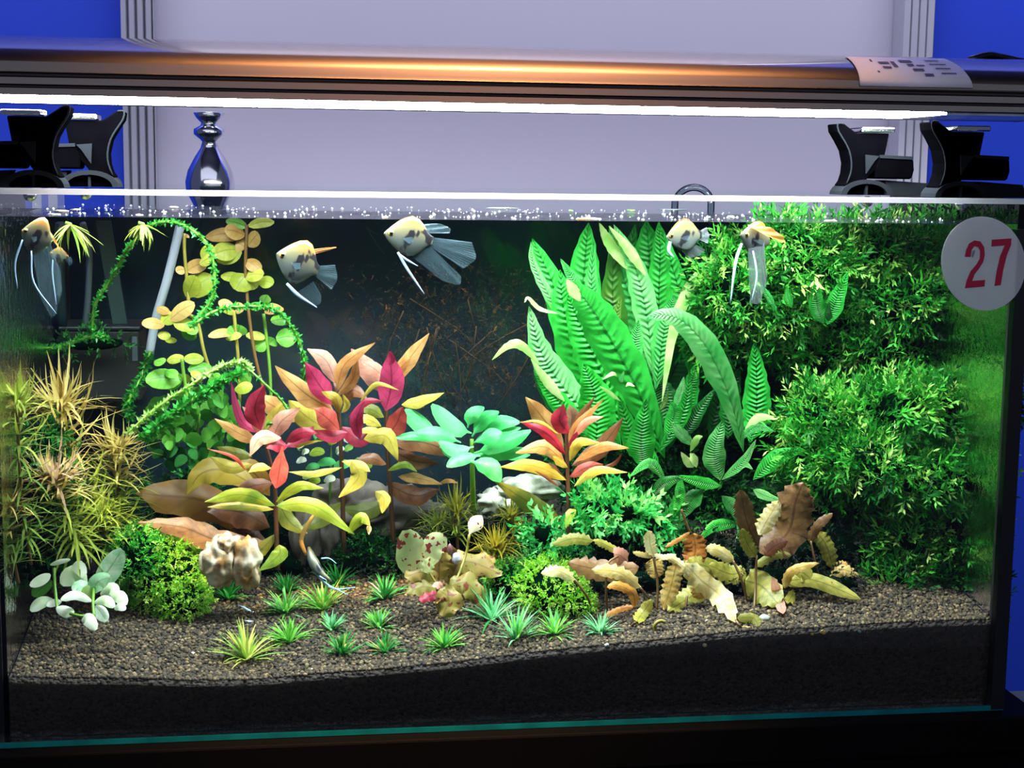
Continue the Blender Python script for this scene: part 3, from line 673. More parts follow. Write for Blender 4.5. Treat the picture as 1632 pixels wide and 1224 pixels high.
moss('moss_or_shade_bank', 'shade between the red stems and the grass tufts, built as near-black clumps', 'moss', [(x, 900, 36, 22, None, .014) for x in range(425, 660, 45)]+[(x, 855, 46, 38, None, .02) for x in range(380, 820, 62)], 6, 18, shade_m, seed=13)  # shade under the red stems, put in as dark clumps over lit soil
# ============================================================ needle-leaved stems
Nb = {}
def nmesh(key, c1, c2):
    if key not in Nb:
        m = leafmat('needle_'+key, c1, c2, None, 0, None, .5, vary=.35)
        Nb[key] = [blade_mesh('needle_leaf', m, b, 4, 1, .7) for b in (.25, .7, 1.2)]
    return Nb[key]
nmesh('gold', 'c4a848', 'e8d47c'); nmesh('pink', 'cca07c', 'ecd0a8'); nmesh('green', '94a82c', 'bccc50'); nmesh('dim', '64942c', '88a840'); nmesh('olive', '8a9018', 'b4a82c'); nmesh('lime', '8cc830', 'd0d860')
def needle_plant(label, path, head, low, L, W_, whorls, heart=46, n_low=9, loc=None, keyheart=None):
    whorls = int(whorls*1.7)
    q = [V3(p) for p in path]; t = T('needle_leaved_plant', label, 'aquatic plant', q[0], 'needle-leaved stem plants')
    c = smoothpts(q, 30); mesh('stem', *tube(c[::2], [.0014]*16, 6), S_brn, t)
    s = mpp(q[-1].y); top = q[-1]; axis = (q[-1]-q[-2]).normalized()
    for i in range(int(heart*1.7)):
        e = .1+1.35*rng.random()**1.1; d = rdir(e-.35 if e > .5 else e-.25)
        d = (d+axis*.25+Vector((0, -.15, 0))).normalized(); l = L*s*(.55+.5*rng.random())*(.6 if e > 1.1 else 1)
        blade(t, rng.choice(Nb[keyheart if keyheart and rng.random() < .7 else head]), top-axis*rng.random()*L*s*.22, d, (0, 0, -1 if rng.random() < .6 else .6), l, 1.15*W_*s*(.8+.4*rng.random()), 'needle_leaf')
    for k in range(whorls):
        f = 29-int((k+1)*26/(whorls+1)); p = c[f]; a0 = rng.random()*6
        n_low2 = int(n_low*1.25)
        for i in range(n_low2):
            a = a0+6.283*i/n_low2; d = Vector((math.cos(a), math.sin(a), .25+.35*rng.random()-.05*k)).normalized()
            blade(t, rng.choice(Nb[head if k < whorls*.35 else low]), p, d, (0, 0, 1 if rng.random() < .35 else -1), L*s*(.7+.45*rng.random()), 1.15*W_*s, 'needle_leaf')
    return t
needle_plant('olive needle-leaved plant with a pinkish heart leaning over the white-leaved plant', [(128, 892, .12), (118, 850, .115), (95, 800, .10), (82, 758, .09)], 'gold', 'green', 92, 5.5, 7, 60, 10, keyheart='pink')
needle_plant('tallest golden needle-leaved plant, below the black filter box', [(150, 880, .17), (140, 800, .17), (112, 720, .165), (95, 640, .16)], 'gold', 'green', 108, 5.5, 7, 64, 11)
needle_plant('green-gold needle-leaved plant nearest the dark gap beside the amber leaves', [(175, 885, .19), (185, 830, .19), (188, 770, .19), (186, 712, .185)], 'gold', 'green', 76, 5, 7, 40, 12)
needle_plant('dull green needle-leaved plant against the left glass, its head level with the tallest', [(50, 900, .06), (38, 820, .06), (30, 720, .06), (28, 632, .06)], 'green', 'dim', 84, 4.5, 7, 46, 11)
needle_plant('low olive needle-leaved plant hugging the left glass below its dull neighbour', [(30, 930, .05), (22, 890, .05), (15, 850, .05), (12, 800, .05)], 'gold', 'dim', 66, 4, 3, 40, 10)
needle_plant('short bushy needle-leaved plant behind the bright lime moss mound', [(175, 900, .15), (172, 870, .15), (165, 840, .15), (160, 808, .15)], 'green', 'dim', 66, 4, 4, 40, 11)
# feathery olive group in the centre
needle_plant('olive feathery plant with an orange tint behind the bronze lotus', [(785, 915, .17), (788, 905, .17), (792, 890, .17), (790, 868, .165)], 'olive', 'green', 66, 3.6, 3, 40, 12)
needle_plant('pale olive feathery plant under the mint-leaved plant', [(730, 880, .21), (728, 850, .21), (726, 830, .21), (728, 806, .21)], 'olive', 'green', 60, 3.6, 3, 40, 10)
needle_plant('feathery green plant just above the speckled pale lotus leaf', [(690, 880, .22), (692, 860, .22), (696, 845, .22), (700, 830, .22)], 'green', 'dim', 54, 3.2, 2, 34, 10)
needle_plant('orange-olive feathery plant right of the small white speckled leaf', [(815, 880, .2), (818, 860, .2), (818, 840, .2), (815, 820, .2)], 'olive', 'olive', 50, 3.4, 2, 34, 10)
# rosettes floating under the surface
for (px, py, L, lab) in ((112, 357, 62, 'rosette of yellow-green needle leaves floating at the surface beside the left angelfish'), (228, 357, 44, 'small rosette of needle leaves floating at the surface left of the white tube')):
    p = P(px, py, .12); p.z = min(p.z, wz-.003); t = T('floating_rosette', lab, 'aquatic plant', p); s = mpp(.12)
    mesh('stem', *tube([p+Vector((-.004, 0, .001)), p, p+Vector((.002, 0, -.006))], .0016, 6), S_grn, t)
    for i in range(26):
        a = rng.random()*6.283; d = Vector((math.cos(a), math.sin(a)*.7, -.15-.8*rng.random())).normalized()
        blade(t, rng.choice(Nb['lime']), p, d, (0, 0, -1), L*s*(.6+.5*rng.random()), 5.5*s, 'needle_leaf')
# ============================================================ small grass tufts on the soil
gb = {}
for k, (c1, c2) in dict(bright=('5cc030', 'a0e860'), yellow=('a0c83c', 'e4dc6c'), deep=('1f8a2c', '3cb448'), mint=('58c880', 'b0f0b0'), straw=('c8a84c', 'e0c878')).items():
    m = leafmat('grass_'+k, c1, c2, None, 0, None, .45, vary=.3); gb[k] = [blade_mesh('blade', m, b, 4, 1, 1) for b in (.15, .5, .9)]
for (px, py, R_, k, k2, lab) in [
 (365, 956, 38, 'deep', 'deep', 'deep green grass tuft right below the tan rock'), (457, 945, 26, 'deep', 'deep', 'small dark green grass tuft behind the one with the pale rim'),
 (455, 978, 34, 'bright', 'mint', 'light green grass tuft with narrow pale blades, third row left'), (515, 972, 44, 'bright', 'yellow', 'largest middle grass tuft, two yellow blades lying flat in front'),
 (393, 1052, 48, 'yellow', 'bright', 'large yellowish grass tuft nearest the front glass at left'), (462, 1024, 36, 'bright', 'bright', 'upright light green grass tuft just behind the yellowish one'),
 (528, 1006, 26, 'mint', 'bright', 'small pale spreading grass tuft below the largest middle tuft'), (604, 1001, 28, 'bright', 'mint', 'small grass tuft with pale tips left of the lotus hanging leaf'),
 (545, 1044, 32, 'deep', 'yellow', 'ragged grass tuft near the front glass with straw tips'), (613, 1040, 27, 'deep', 'straw', 'short grass tuft near the front glass with dark green blades'),
 (612, 955, 34, 'deep', 'mint', 'bluish green grass tuft directly left of the bronze lotus'), (540, 932, 32, 'deep', 'deep', 'dark green grass tuft beside the diving angelfish fins'),
 (708, 1034, 34, 'bright', 'deep', 'grass tuft alone near the front glass below the lotus'), (784, 988, 46, 'mint', 'deep', 'wide mint green grass tuft between lotus and moss mound'),
 (822, 1020, 46, 'mint', 'bright', 'dense pale mint grass tuft in front of the moss mound'), (884, 1013, 36, 'bright', 'mint', 'thin-bladed grass tuft in front of the moss mound right side'),
 (957, 1010, 30, 'mint', 'mint', 'whitish mint grass tuft right of the moss mound')]:
    b = G(px, py); t = T('grass_tuft', lab, 'aquatic grass', b, 'grass tufts on the soil'); s = mpp(b.y)
    for i in range(52):
        a = rng.random()*6.283; e = .2+1.25*rng.random()**.8; d = rdir(e); d.y *= .8
        blade(t, rng.choice(gb[k if rng.random() < .75 else k2]), b+Vector((d.x, d.y, 0))*.002, d, (0, 0, -1), R_*s*(.75+.4*rng.random())*1.35, 5.0*s, 'blade')
    if 'two yellow' in lab or 'nearest' in lab:
        for sx in (-1, 1): blade(t, gb['straw'][0], b, (sx, -.6, .12), (0, 0, -1), R_*s, 6*s, 'blade')
# ============================================================ round-leaved stems
def stems_round(label, path, leaves, base_mats, grp='round-leaved yellow stems'):
    q = [V3(p) for p in path]; t = T('round_leaved_stem', label, 'aquatic plant', q[0], grp)
    mesh('stem', *tube(smoothpts(q, 14), [.0017]*15, 6), base_mats[0], t); Yq = q[len(q)//2].y
    for l in leaves:
        x0_, y0_, x1_, y1_, w, m = l; dy = rng.uniform(-.012, .012)
        leaf(t, [(x0_, y0_, Yq), ((x0_+x1_)/2, (y0_+y1_)/2-abs(x1_-x0_)*.08, Yq+dy*.6), (x1_, y1_, Yq+dy)], w*1.15, m, 'round', seg=7, cup=.25, tilt=.35)
    return t
stems_round('tallest yellow round-leaved stem reaching the surface with peach top leaves', [(425, 640, .26), (405, 560, .26), (392, 450, .26), (393, 358, .26)], [
 (393, 362, 360, 352, 16, L_rog), (396, 360, 437, 354, 16, L_rot), (390, 375, 358, 366, 24, L_rop), (388, 376, 328, 378, 22, L_rop), (395, 392, 412, 372, 22, L_rop), (392, 395, 376, 386, 24, L_rop),
 (380, 398, 340, 405, 30, L_rot), (385, 400, 345, 415, 28, L_rot), (392, 415, 416, 432, 20, L_rop), (390, 440, 420, 438, 22, L_rot), (392, 438, 375, 462, 34, L_rot), (395, 442, 408, 460, 26, L_rot), (412, 448, 436, 452, 20, L_rot),
 (385, 445, 352, 440, 16, L_rot), (418, 490, 452, 494, 14, L_rop), (415, 492, 398, 485, 14, L_rog)], (S_brn,))
stems_round('yellow round-leaved stem beside the white tube near the surface', [(302, 500, .24), (298, 450, .24), (294, 400, .24), (294, 372, .24)], [
 (296, 430, 280, 432, 14, L_rop), (297, 432, 330, 418, 22, L_rop), (300, 470, 338, 440, 34, L_rot), (298, 474, 312, 440, 26, L_rot), (296, 378, 300, 374, 8, L_rop), (322, 412, 340, 392, 20, L_rot), (318, 420, 340, 410, 18, L_rot)], (S_olv,))
stems_round('leaning round-leaved stem whose lowest leaves cross the white tube', [(338, 600, .22), (325, 560, .22), (315, 515, .22), (300, 500, .22)], [
 (270, 510, 310, 484, 24, L_rop), (268, 500, 250, 490, 14, L_rop), (262, 518, 226, 516, 18, L_rop), (258, 515, 276, 500, 22, L_rot), (276, 512, 310, 524, 22, L_rot), (290, 520, 312, 540, 22, L_rog), (252, 536, 272, 535, 14, L_rot), (264, 544, 282, 542, 10, L_rot), (315, 520, 298, 530, 18, L_rog)], (S_olv,))
stems_round('middle round-leaved stem with a flat yellow pair at its waist', [(382, 640, .24), (380, 580, .24), (376, 530, .24), (372, 490, .24)], [
 (372, 490, 348, 482, 16, L_rop), (375, 488, 388, 495, 18, L_rop), (376, 530, 332, 536, 14, L_rop), (378, 536, 362, 525, 20, L_rog), (378, 535, 382, 518, 24, L_rog), (360, 540, 385, 534, 12, L_rot), (374, 500, 350, 490, 12, L_rot)], (S_olv,))
stems_round('right round-leaved stem with green leaves beside the dark background', [(432, 640, .28), (430, 590, .28), (425, 540, .28), (420, 500, .28)], [
 (424, 538, 392, 535, 14, L_rot), (424, 545, 405, 556, 22, L_rog), (428, 548, 438, 540, 20, L_rog), (432, 512, 462, 510, 18, L_rog), (440, 540, 474, 538, 30, L_rog), (422, 498, 452, 492, 14, L_rop), (420, 482, 426, 470, 16, L_rog)], (S_grn,))
stems_round('low round-leaved stem with lime leaves in front of the dark hollow', [(300, 660, .2), (296, 620, .2), (292, 590, .2), (290, 572, .2)], [
 (292, 572, 266, 574, 16, L_rot), (294, 574, 325, 572, 18, L_rot), (288, 606, 232, 606, 32, L_rog), (290, 600, 262, 618, 24, L_rog), (286, 602, 306, 604, 14, L_rot), (300, 590, 340, 588, 20, L_rog), (246, 575, 262, 578, 16, L_rog), (264, 590, 282, 600, 16, L_rog), (304, 592, 322, 604, 12, L_rot),
 (330, 612, 352, 600, 20, L_rog), (385, 595, 398, 612, 22, L_rog), (374, 620, 402, 618, 20, L_rot)], (S_grn,))
# low bush of small green coin leaves
t = T('coin_leaved_bush', 'low bush of small bright green coin leaves left of the magenta leaves', 'aquatic plant', P(310, 740, .22), None)
stem(t, [(315, 790, .24), (312, 730, .24), (318, 660, .22)], 3, S_grn)
cm = [blade_mesh('x', m, .5, 3, 0, 1) for m in (L_rog, L_rot)]
def coin(m):
    vs, fs, uv = [(0, .0, 0)], [], [(.5, .5)]
    for k in range(10): a = 6.283*k/10; vs.append((.5*math.cos(a), .08*math.cos(2*a), .5*math.sin(a)+.1)); uv.append((.5+.5*math.cos(a), .5+.5*math.sin(a))); fs.append((0, k+1, (k+1) % 10+1))
    me = bpy.data.meshes.new('leaf'); me.from_pydata(vs, [], fs); me.shade_smooth(); me.uv_layers.new(name='UVMap'); me.materials.append(m); return me
coins = [coin(leafmat('coin_green', '3c9c28', '74c83c', None, 0, None, .5, vary=.4)), coin(leafmat('coin_deep', '156c1c', '2c8c2c', None, 0, None, .4, vary=.3))]
for i in range(150):
    a, rr = rng.random()*6.283, rng.random()**.5; px, py = 315+88*rr*math.cos(a), 690+66*rr*math.sin(a)
    if px > 390 or (px < 260 and py > 730): continue
    Y = .2+.04*rng.random(); lo = py > 705
    o = blade(t, coins[1 if lo and rng.random() < .8 else 0], P(px, py, Y), (rng.uniform(-.6, .6), -.3, rng.uniform(.1, .8)), (0, -1, .8), (16+12*rng.random())*mpp(Y), (17+12*rng.random())*mpp(Y), 'leaf')
# ============================================================ bristly green vines
vine_m = leafmat('vine_leaflet', '1c8a24', '3cb43c', None, 0, None, .45); vine_l = leafmat('vine_leaflet_pale', '8cd050', 'd8ec9c', None, 0, None, .5)
def vine(label, pts, w, n, mt, spread=1.0, seed=1, name='bristly_vine', stemm=None):
    q = smoothpts([V3(p) for p in pts], 40); r = np.random.RandomState(seed); t = T(name, label, 'aquatic plant', q[0])
    s = mpp(q[20].y); mesh('stem', *tube(q, w*.22*s, 6), stemm or S_grn, t)
    idx = r.rand(n)*39.9; i0 = idx.astype(int); A = np.array([list(p) for p in q]); f = (idx-i0)[:, None]
    B = A[i0]*(1-f)+A[i0+1]*f; tg = A[i0+1]-A[i0]; tg /= np.linalg.norm(tg, axis=1, keepdims=True)
    D = r.normal(size=B.shape)*spread+tg*.8; Nn = r.normal(size=B.shape)
    V, Fc = diamonds(B, D, Nn, w*.8*s*(.7+.6*r.rand(n)), w*.35*s*np.ones(n), .08)
    npmesh('leaflets', V, Fc, mt, t, smooth=False)['kind'] = 'stuff'; return t
vine('bristly green vine looping from the filter box up to the surface and down', [(146, 530, .24), (152, 485, .23), (180, 440, .22), (205, 395, .2), (245, 357, .18), (290, 358, .18), (330, 390, .18), (342, 440, .18), (335, 480, .18), (302, 522, .18)], 11, 800, vine_m, seed=1)
vine('bristly green vine arching right over the round-leaved stems', [(302, 522, .17), (345, 495, .18), (400, 488, .19), (440, 495, .2), (470, 530, .21), (486, 580, .22), (482, 630, .24)], 11, 600, vine_m, seed=2)
vine('short bristly vine running below the filter box end towards the needle leaves', [(240, 560, .25), (225, 600, .24), (205, 640, .23), (208, 668, .23)], 14, 350, vine_m, seed=3)
vine('bristly vine lying level on the filter box', [(70, 556, .25), (100, 552, .25), (135, 538, .25), (168, 536, .25)], 12, 260, vine_m, seed=4)
vine('pale comb-like frond slanting up towards the crimson leaf', [(205, 690, .16), (250, 650, .155), (310, 610, .15), (350, 585, .15), (385, 577, .15), (400, 592, .16)], 12, 600, vine_l, seed=5, name='comb_frond', stemm=pmat('pale_rib', lin('b4d860'), .5))
vine('green comb-like frond just below the pale one', [(225, 700, .18), (270, 665, .17), (330, 622, .17), (385, 592, .17)], 17, 700, vine_m, seed=6, name='comb_frond')
vine('green vine dropping to the salmon leaves from the pale frond tip', [(392, 585, .15), (420, 610, .14), (450, 640, .14), (462, 662, .14), (448, 672, .14), (425, 676, .14)], 9, 160, vine_m, .4, seed=7)
# ============================================================ JAVA FERN
def plant(name, label, cat, base, leaves, Y0, kind='lance', grp=None, **kw):
    b = V3(base) if not isinstance(base, Vector) else base
    t = T(name, label, cat, b, grp)
    for L_ in leaves:
        pts, w, m = L_[0], L_[1], L_[2]; o = dict(kw); o.update(L_[3] if len(L_) > 3 else {}); Ya = o.pop('Y', Y0); Yb = o.pop('Yt', Ya-.01)
        n = len(pts); q = [(x, y, Ya+(Yb-Ya)*i/(n-1)) for i, (x, y) in enumerate(pts)]
        leaf(t, q, w, m, o.pop('kind', kind), **o)
    return t
fk = dict(kind='fern', ruf=.16, rf=7, cup=.12, seg=16, tilt=.15, ac=6)
A_, B_, C_, D_, E_ = L_fern, L_fernl, L_fernd, L_ferny, L_ferno
fern = plant('java_fern', 'large fern with long dimpled green leaves reaching the surface', 'aquatic plant', P(1000, 780, .25), [
 ([(1060, 720), (1080, 600), (1090, 530)], 66, C_, dict(Y=.31)), ([(1110, 720), (1108, 620), (1112, 550)], 56, C_, dict(Y=.31)), ([(1000, 740), (1010, 620), (1020, 540)], 66, C_, dict(Y=.30)), ([(940, 720), (915, 600), (900, 520)], 66, C_, dict(Y=.30)), ([(1050, 640), (1085, 560), (1080, 490)], 50, C_, dict(Y=.3)),
 ([(1010, 640), (1040, 560), (1050, 480)], 60, C_, dict(Y=.3)), ([(970, 700), (960, 600), (955, 500)], 70, C_, dict(Y=.29)),
 ([(1000, 640), (1000, 540), (1000, 440), (1012, 358)], 56, C_, dict(Y=.28)),
 ([(1022, 600), (1032, 500), (1035, 420), (1030, 352)], 84, A_, dict(Y=.27)), ([(1050, 540), (1050, 470), (1052, 400), (1050, 352)], 36, A_, dict(Y=.26)),
 ([(948, 640), (928, 520), (932, 420), (938, 355)], 62, A_, dict(Y=.25)), ([(985, 640), (980, 540), (976, 460), (982, 368)], 46, E_, dict(Y=.25)),
 ([(968, 620), (955, 520), (943, 460), (946, 385)], 32, B_, dict(Y=.235)), ([(1050, 640), (1020, 530), (990, 430), (972, 360)], 54, B_, dict(Y=.25)), ([(1042, 600), (1030, 500), (1010, 420), (978, 358)], 40, B_, dict(Y=.235)),
 ([(1000, 430), (970, 385), (955, 355)], 18, D_, dict(Y=.23)), ([(1030, 440), (1000, 395), (970, 360)], 16, D_, dict(Y=.225)),
 ([(1100, 600), (1090, 500), (1070, 420), (1050, 356)], 36, A_, dict(Y=.26)), ([(1065, 600), (1062, 520), (1064, 440)], 28, C_, dict(Y=.28)),
 ([(1055, 640), (1075, 520), (1105, 450), (1138, 420), (1152, 376)], 20, D_, dict(Y=.22)), ([(1045, 620), (1060, 520), (1075, 470)], 34, B_, dict(Y=.23)),
 ([(1000, 640), (1010, 560), (1018, 510)], 30, B_, dict(Y=.22)), ([(960, 660), (975, 540), (990, 470)], 24, E_, dict(Y=.24)),
 ([(980, 700), (920, 560), (880, 450), (848, 380)], 50, A_, dict(Y=.22)), ([(930, 560), (880, 480), (850, 420), (846, 385)], 16, B_, dict(Y=.215)), ([(945, 520), (915, 450), (893, 412)], 20, B_, dict(Y=.21)),
 ([(990, 720), (935, 600), (900, 500), (893, 430)], 62, A_, dict(Y=.21)), ([(1000, 700), (960, 600), (925, 520), (905, 470)], 60, A_, dict(Y=.2)),
 ([(975, 700), (900, 620), (862, 560), (843, 488)], 50, B_, dict(Y=.2)), ([(940, 700), (890, 640), (850, 590)], 34, A_, dict(Y=.19)), ([(900, 640), (870, 605), (846, 572)], 16, D_, dict(Y=.185)), ([(960, 700), (900, 660), (850, 600)], 38, C_, dict(Y=.21)),
 ([(860, 580), (830, 550), (808, 552), (784, 574)], 15, D_, dict(Y=.19)), ([(890, 500), (860, 492), (842, 475), (836, 482)], 7, D_, dict(Y=.2)),
 ([(950, 720), (950, 640), (930, 580)], 60, A_, dict(Y=.18)), ([(1060, 730), (1015, 620), (960, 520), (930, 475), (902, 446)], 66, A_, dict(Y=.155, Yt=.12)), ([(925, 480), (912, 460), (903, 445)], 18, D_, dict(Y=.115)),
 ([(1050, 740), (1010, 700), (985, 630)], 40, A_, dict(Y=.17)), ([(1045, 600), (1060, 640), (1070, 700)], 40, C_, dict(Y=.24)),
 ([(1090, 680), (1100, 620), (1112, 575)], 30, A_, dict(Y=.25)), ([(1130, 700), (1150, 620), (1160, 560)], 30, C_, dict(Y=.27)),
 ([(1195, 705), (1205, 660), (1206, 600), (1202, 546)], 46, A_, dict(Y=.2)), ([(1160, 700), (1165, 640), (1178, 585)], 34, C_, dict(Y=.24)),
 ([(1185, 720), (1165, 640), (1130, 560), (1092, 515), (1058, 502), (1030, 507)], 44, B_, dict(Y=.14, Yt=.10, kind='drop' if False else 'fern')),
], .22, **fk)
m = tube(smoothpts([P(900, 830, .3), P(1000, 815, .3), P(1100, 800, .3), P(1180, 790, .28)], 12), .004, 6); mesh('rhizome', *m, S_brn, fern)
fk2 = dict(fk); fk2.update(ruf=.1, seg=10)
plant('small_java_fern', 'smaller bright green fern low in front of the large one', 'aquatic plant', P(1140, 790, .14), [
 ([(1025, 745), (1022, 700), (1030, 636)], 46, A_), ([(1148, 765), (1138, 720), (1153, 668)], 38, B_), ([(1060, 765), (1035, 738), (1003, 760)], 18, B_), ([(1150, 775), (1115, 768), (1078, 758)], 20, A_),
 ([(1085, 760), (1082, 795), (1072, 825)], 18, A_), ([(1150, 765), (1185, 735), (1205, 700)], 16, B_), ([(1200, 765), (1240, 728), (1288, 716)], 28, A_), ([(1160, 755), (1185, 740), (1200, 748)], 12, B_),
 ([(1185, 690), (1210, 665), (1238, 668)], 14, D_), ([(1180, 700), (1205, 680), (1235, 688)], 16, B_), ([(1105, 710), (1085, 690), (1068, 672)], 20, B_), ([(1100, 720), (1110, 700), (1120, 695)], 12, D_),
 ([(1105, 745), (1095, 735), (1085, 720)], 14, D_), ([(1110, 745), (1105, 730), (1100, 722)], 14, D_), ([(1180, 835), (1140, 838), (1113, 862)], 20, A_), ([(1178, 820), (1182, 845), (1172, 868)], 16, B_),
 ([(1150, 790), (1170, 810), (1180, 840)], 22, C_), ([(1120, 780), (1100, 800), (1085, 830)], 30, C_), ([(1040, 790), (1060, 770), (1090, 760)], 24, C_), ([(1090, 700), (1110, 660), (1140, 620)], 24, C_), ([(1075, 650), (1085, 625), (1090, 600)], 16, B_),
 ([(1060, 700), (1075, 660), (1068, 640)], 26, A_), ([(1050, 720), (1090, 655), (1100, 590)], 24, A_), ([(1000, 610), (980, 595), (960, 605)], 8, D_), ([(1050, 655), (1060, 640), (1065, 620)], 8, E_),
 ([(985, 620), (1000, 612), (1012, 616)], 7, D_), ([(985, 622), (990, 605), (995, 590)], 9, B_), ([(990, 640), (970, 625), (955, 615)], 7, D_), ([(1200, 780), (1220, 790), (1250, 800)], 16, B_)], .15, **fk2)
plant('moss_fern_sprout', 'pair of green fern leaves growing out of the upper moss', 'aquatic plant', P(1318, 520, .17), [([(1312, 516), (1302, 485), (1300, 450)], 28, A_), ([(1318, 518), (1332, 480), (1352, 432)], 30, A_), ([(1325, 515), (1320, 500), (1322, 480)], 12, C_)], .165, **fk2)
plant('moss_fern_sprout', 'slim curled fern leaf beside the right angelfish', 'aquatic plant', P(1240, 500, .17), [([(1238, 498), (1228, 478), (1214, 458), (1203, 455)], 10, B_), ([(1262, 490), (1256, 475), (1254, 455)], 14, A_), ([(1200, 455), (1206, 452), (1212, 456)], 8, D_)], .165, **fk2)
# ============================================================ RED AND YELLOW STEM PLANTS
rk = dict(kind='lance', ruf=.12, rf=2.5, cup=.2, seg=10, tilt=.25)
def redplant(label, stempath, leaves, Y0):
    t = plant('red_stem_plant', label, 'aquatic plant', V3(stempath[0]), leaves, Y0, grp='red and yellow stem plants', **rk); stem(t, stempath, 4.2, S_red, n=14); return t
redplant('leftmost red-topped stem, one crimson leaf upright and one orange leaf hanging', [(442, 908, .16), (440, 830, .165), (436, 760, .165), (414, 672, .165)], [
 ([(470, 672), (440, 650), (405, 628)], 34, L_tan, dict(Y=.19)), ([(412, 700), (430, 680), (452, 640)], 34, L_yel, dict(Y=.18)), ([(416, 690), (410, 660), (395, 640)], 24, L_pnk), ([(412, 690), (383, 668), (368, 608)], 15, L_mag, dict(Y=.155)), ([(416, 685), (406, 650), (421, 614)], 34, L_cri, dict(Y=.145)), ([(415, 693), (404, 668), (386, 648)], 16, L_pnk, dict(Y=.15)),
 ([(413, 705), (380, 690), (342, 667)], 21, L_tan, dict(Y=.15)), ([(448, 698), (415, 698), (398, 727)], 24, L_pnk, dict(Y=.135)), ([(434, 700), (448, 672), (478, 650)], 30, L_pnk, dict(Y=.14)), ([(458, 712), (440, 708), (425, 714)], 26, L_cri, dict(Y=.14)), ([(455, 705), (480, 690), (506, 690)], 20, L_cri, dict(Y=.145)),
 ([(470, 712), (490, 706), (512, 702)], 6, L_yel, dict(Y=.145)), ([(450, 712), (446, 745), (440, 778)], 30, L_red, dict(Y=.12, kind='drop')), ([(432, 746), (412, 744), (396, 753)], 14, L_yel, dict(Y=.13)), ([(402, 728), (375, 722), (345, 712)], 20, L_olv), ([(402, 740), (365, 745), (336, 728)], 20, L_yel, dict(Y=.17)),
 ([(392, 750), (372, 728), (330, 715)], 6, L_red, dict(Y=.14)), ([(438, 806), (385, 788), (326, 800)], 24, L_ygr, dict(Y=.14, tilt=.1)), ([(436, 812), (385, 806), (330, 808)], 16, L_olv, dict(Y=.15)), ([(440, 800), (475, 775), (516, 778)], 18, L_ygr, dict(Y=.145)), ([(440, 806), (500, 806), (565, 852)], 28, L_ygr, dict(Y=.13)),
 ([(446, 868), (444, 885), (413, 910)], 26, L_ygr, dict(Y=.13)), ([(442, 850), (410, 880), (395, 870)], 22, L_olv, dict(Y=.17)), ([(435, 770), (400, 775), (370, 790)], 26, L_brn, dict(Y=.18)), ([(440, 790), (460, 830), (490, 850)], 26, L_olv, dict(Y=.18)), ([(555, 850), (575, 825), (590, 838)], 20, L_ygr, dict(Y=.13)), ([(585, 838), (588, 842), (588, 852)], 9, L_tan, dict(Y=.13))], .16)
redplant('second red-topped stem from the left, a magenta leaf pointing up left', [(548, 880, .2), (545, 760, .2), (540, 660, .2), (533, 610, .2)], [
 ([(536, 612), (520, 575), (490, 556)], 28, L_pnk, dict(Y=.21)), ([(536, 625), (550, 580), (598, 546)], 22, L_tan, dict(Y=.2)), ([(538, 630), (562, 605), (570, 570)], 18, L_tan, dict(Y=.21)), ([(532, 645), (508, 612), (487, 578)], 34, L_mag, dict(Y=.185)), ([(532, 655), (488, 628), (438, 583)], 34, L_tan, dict(Y=.19)),
 ([(540, 658), (535, 635), (512, 624)], 18, L_yel, dict(Y=.18)), ([(544, 658), (553, 645), (546, 628)], 11, L_yel, dict(Y=.18)), ([(530, 690), (490, 665), (460, 638)], 38, L_yel, dict(Y=.21)), ([(540, 685), (520, 665), (502, 652)], 34, L_red, dict(Y=.175)), ([(555, 690), (525, 695), (495, 686)], 22, L_cri, dict(Y=.18)), ([(545, 680), (570, 700), (600, 695)], 26, L_cri, dict(Y=.19)),
 ([(574, 700), (568, 670), (580, 640)], 22, L_mag, dict(Y=.165)), ([(556, 665), (585, 640), (610, 640)], 12, L_cri, dict(Y=.17)), ([(574, 640), (600, 612), (636, 622)], 8, L_yel, dict(Y=.16)), ([(545, 645), (562, 622), (585, 635)], 24, L_brn, dict(Y=.21)), ([(500, 680), (478, 700), (455, 712)], 24, L_cri, dict(Y=.18)),
 ([(545, 745), (500, 755), (460, 752)], 12, L_yel, dict(Y=.18)), ([(560, 735), (572, 760), (540, 793)], 28, L_yel, dict(Y=.165)), ([(545, 735), (575, 742), (590, 752)], 16, L_yel, dict(Y=.17)), ([(545, 800), (510, 830), (480, 840)], 24, L_olv, dict(Y=.2))], .19)
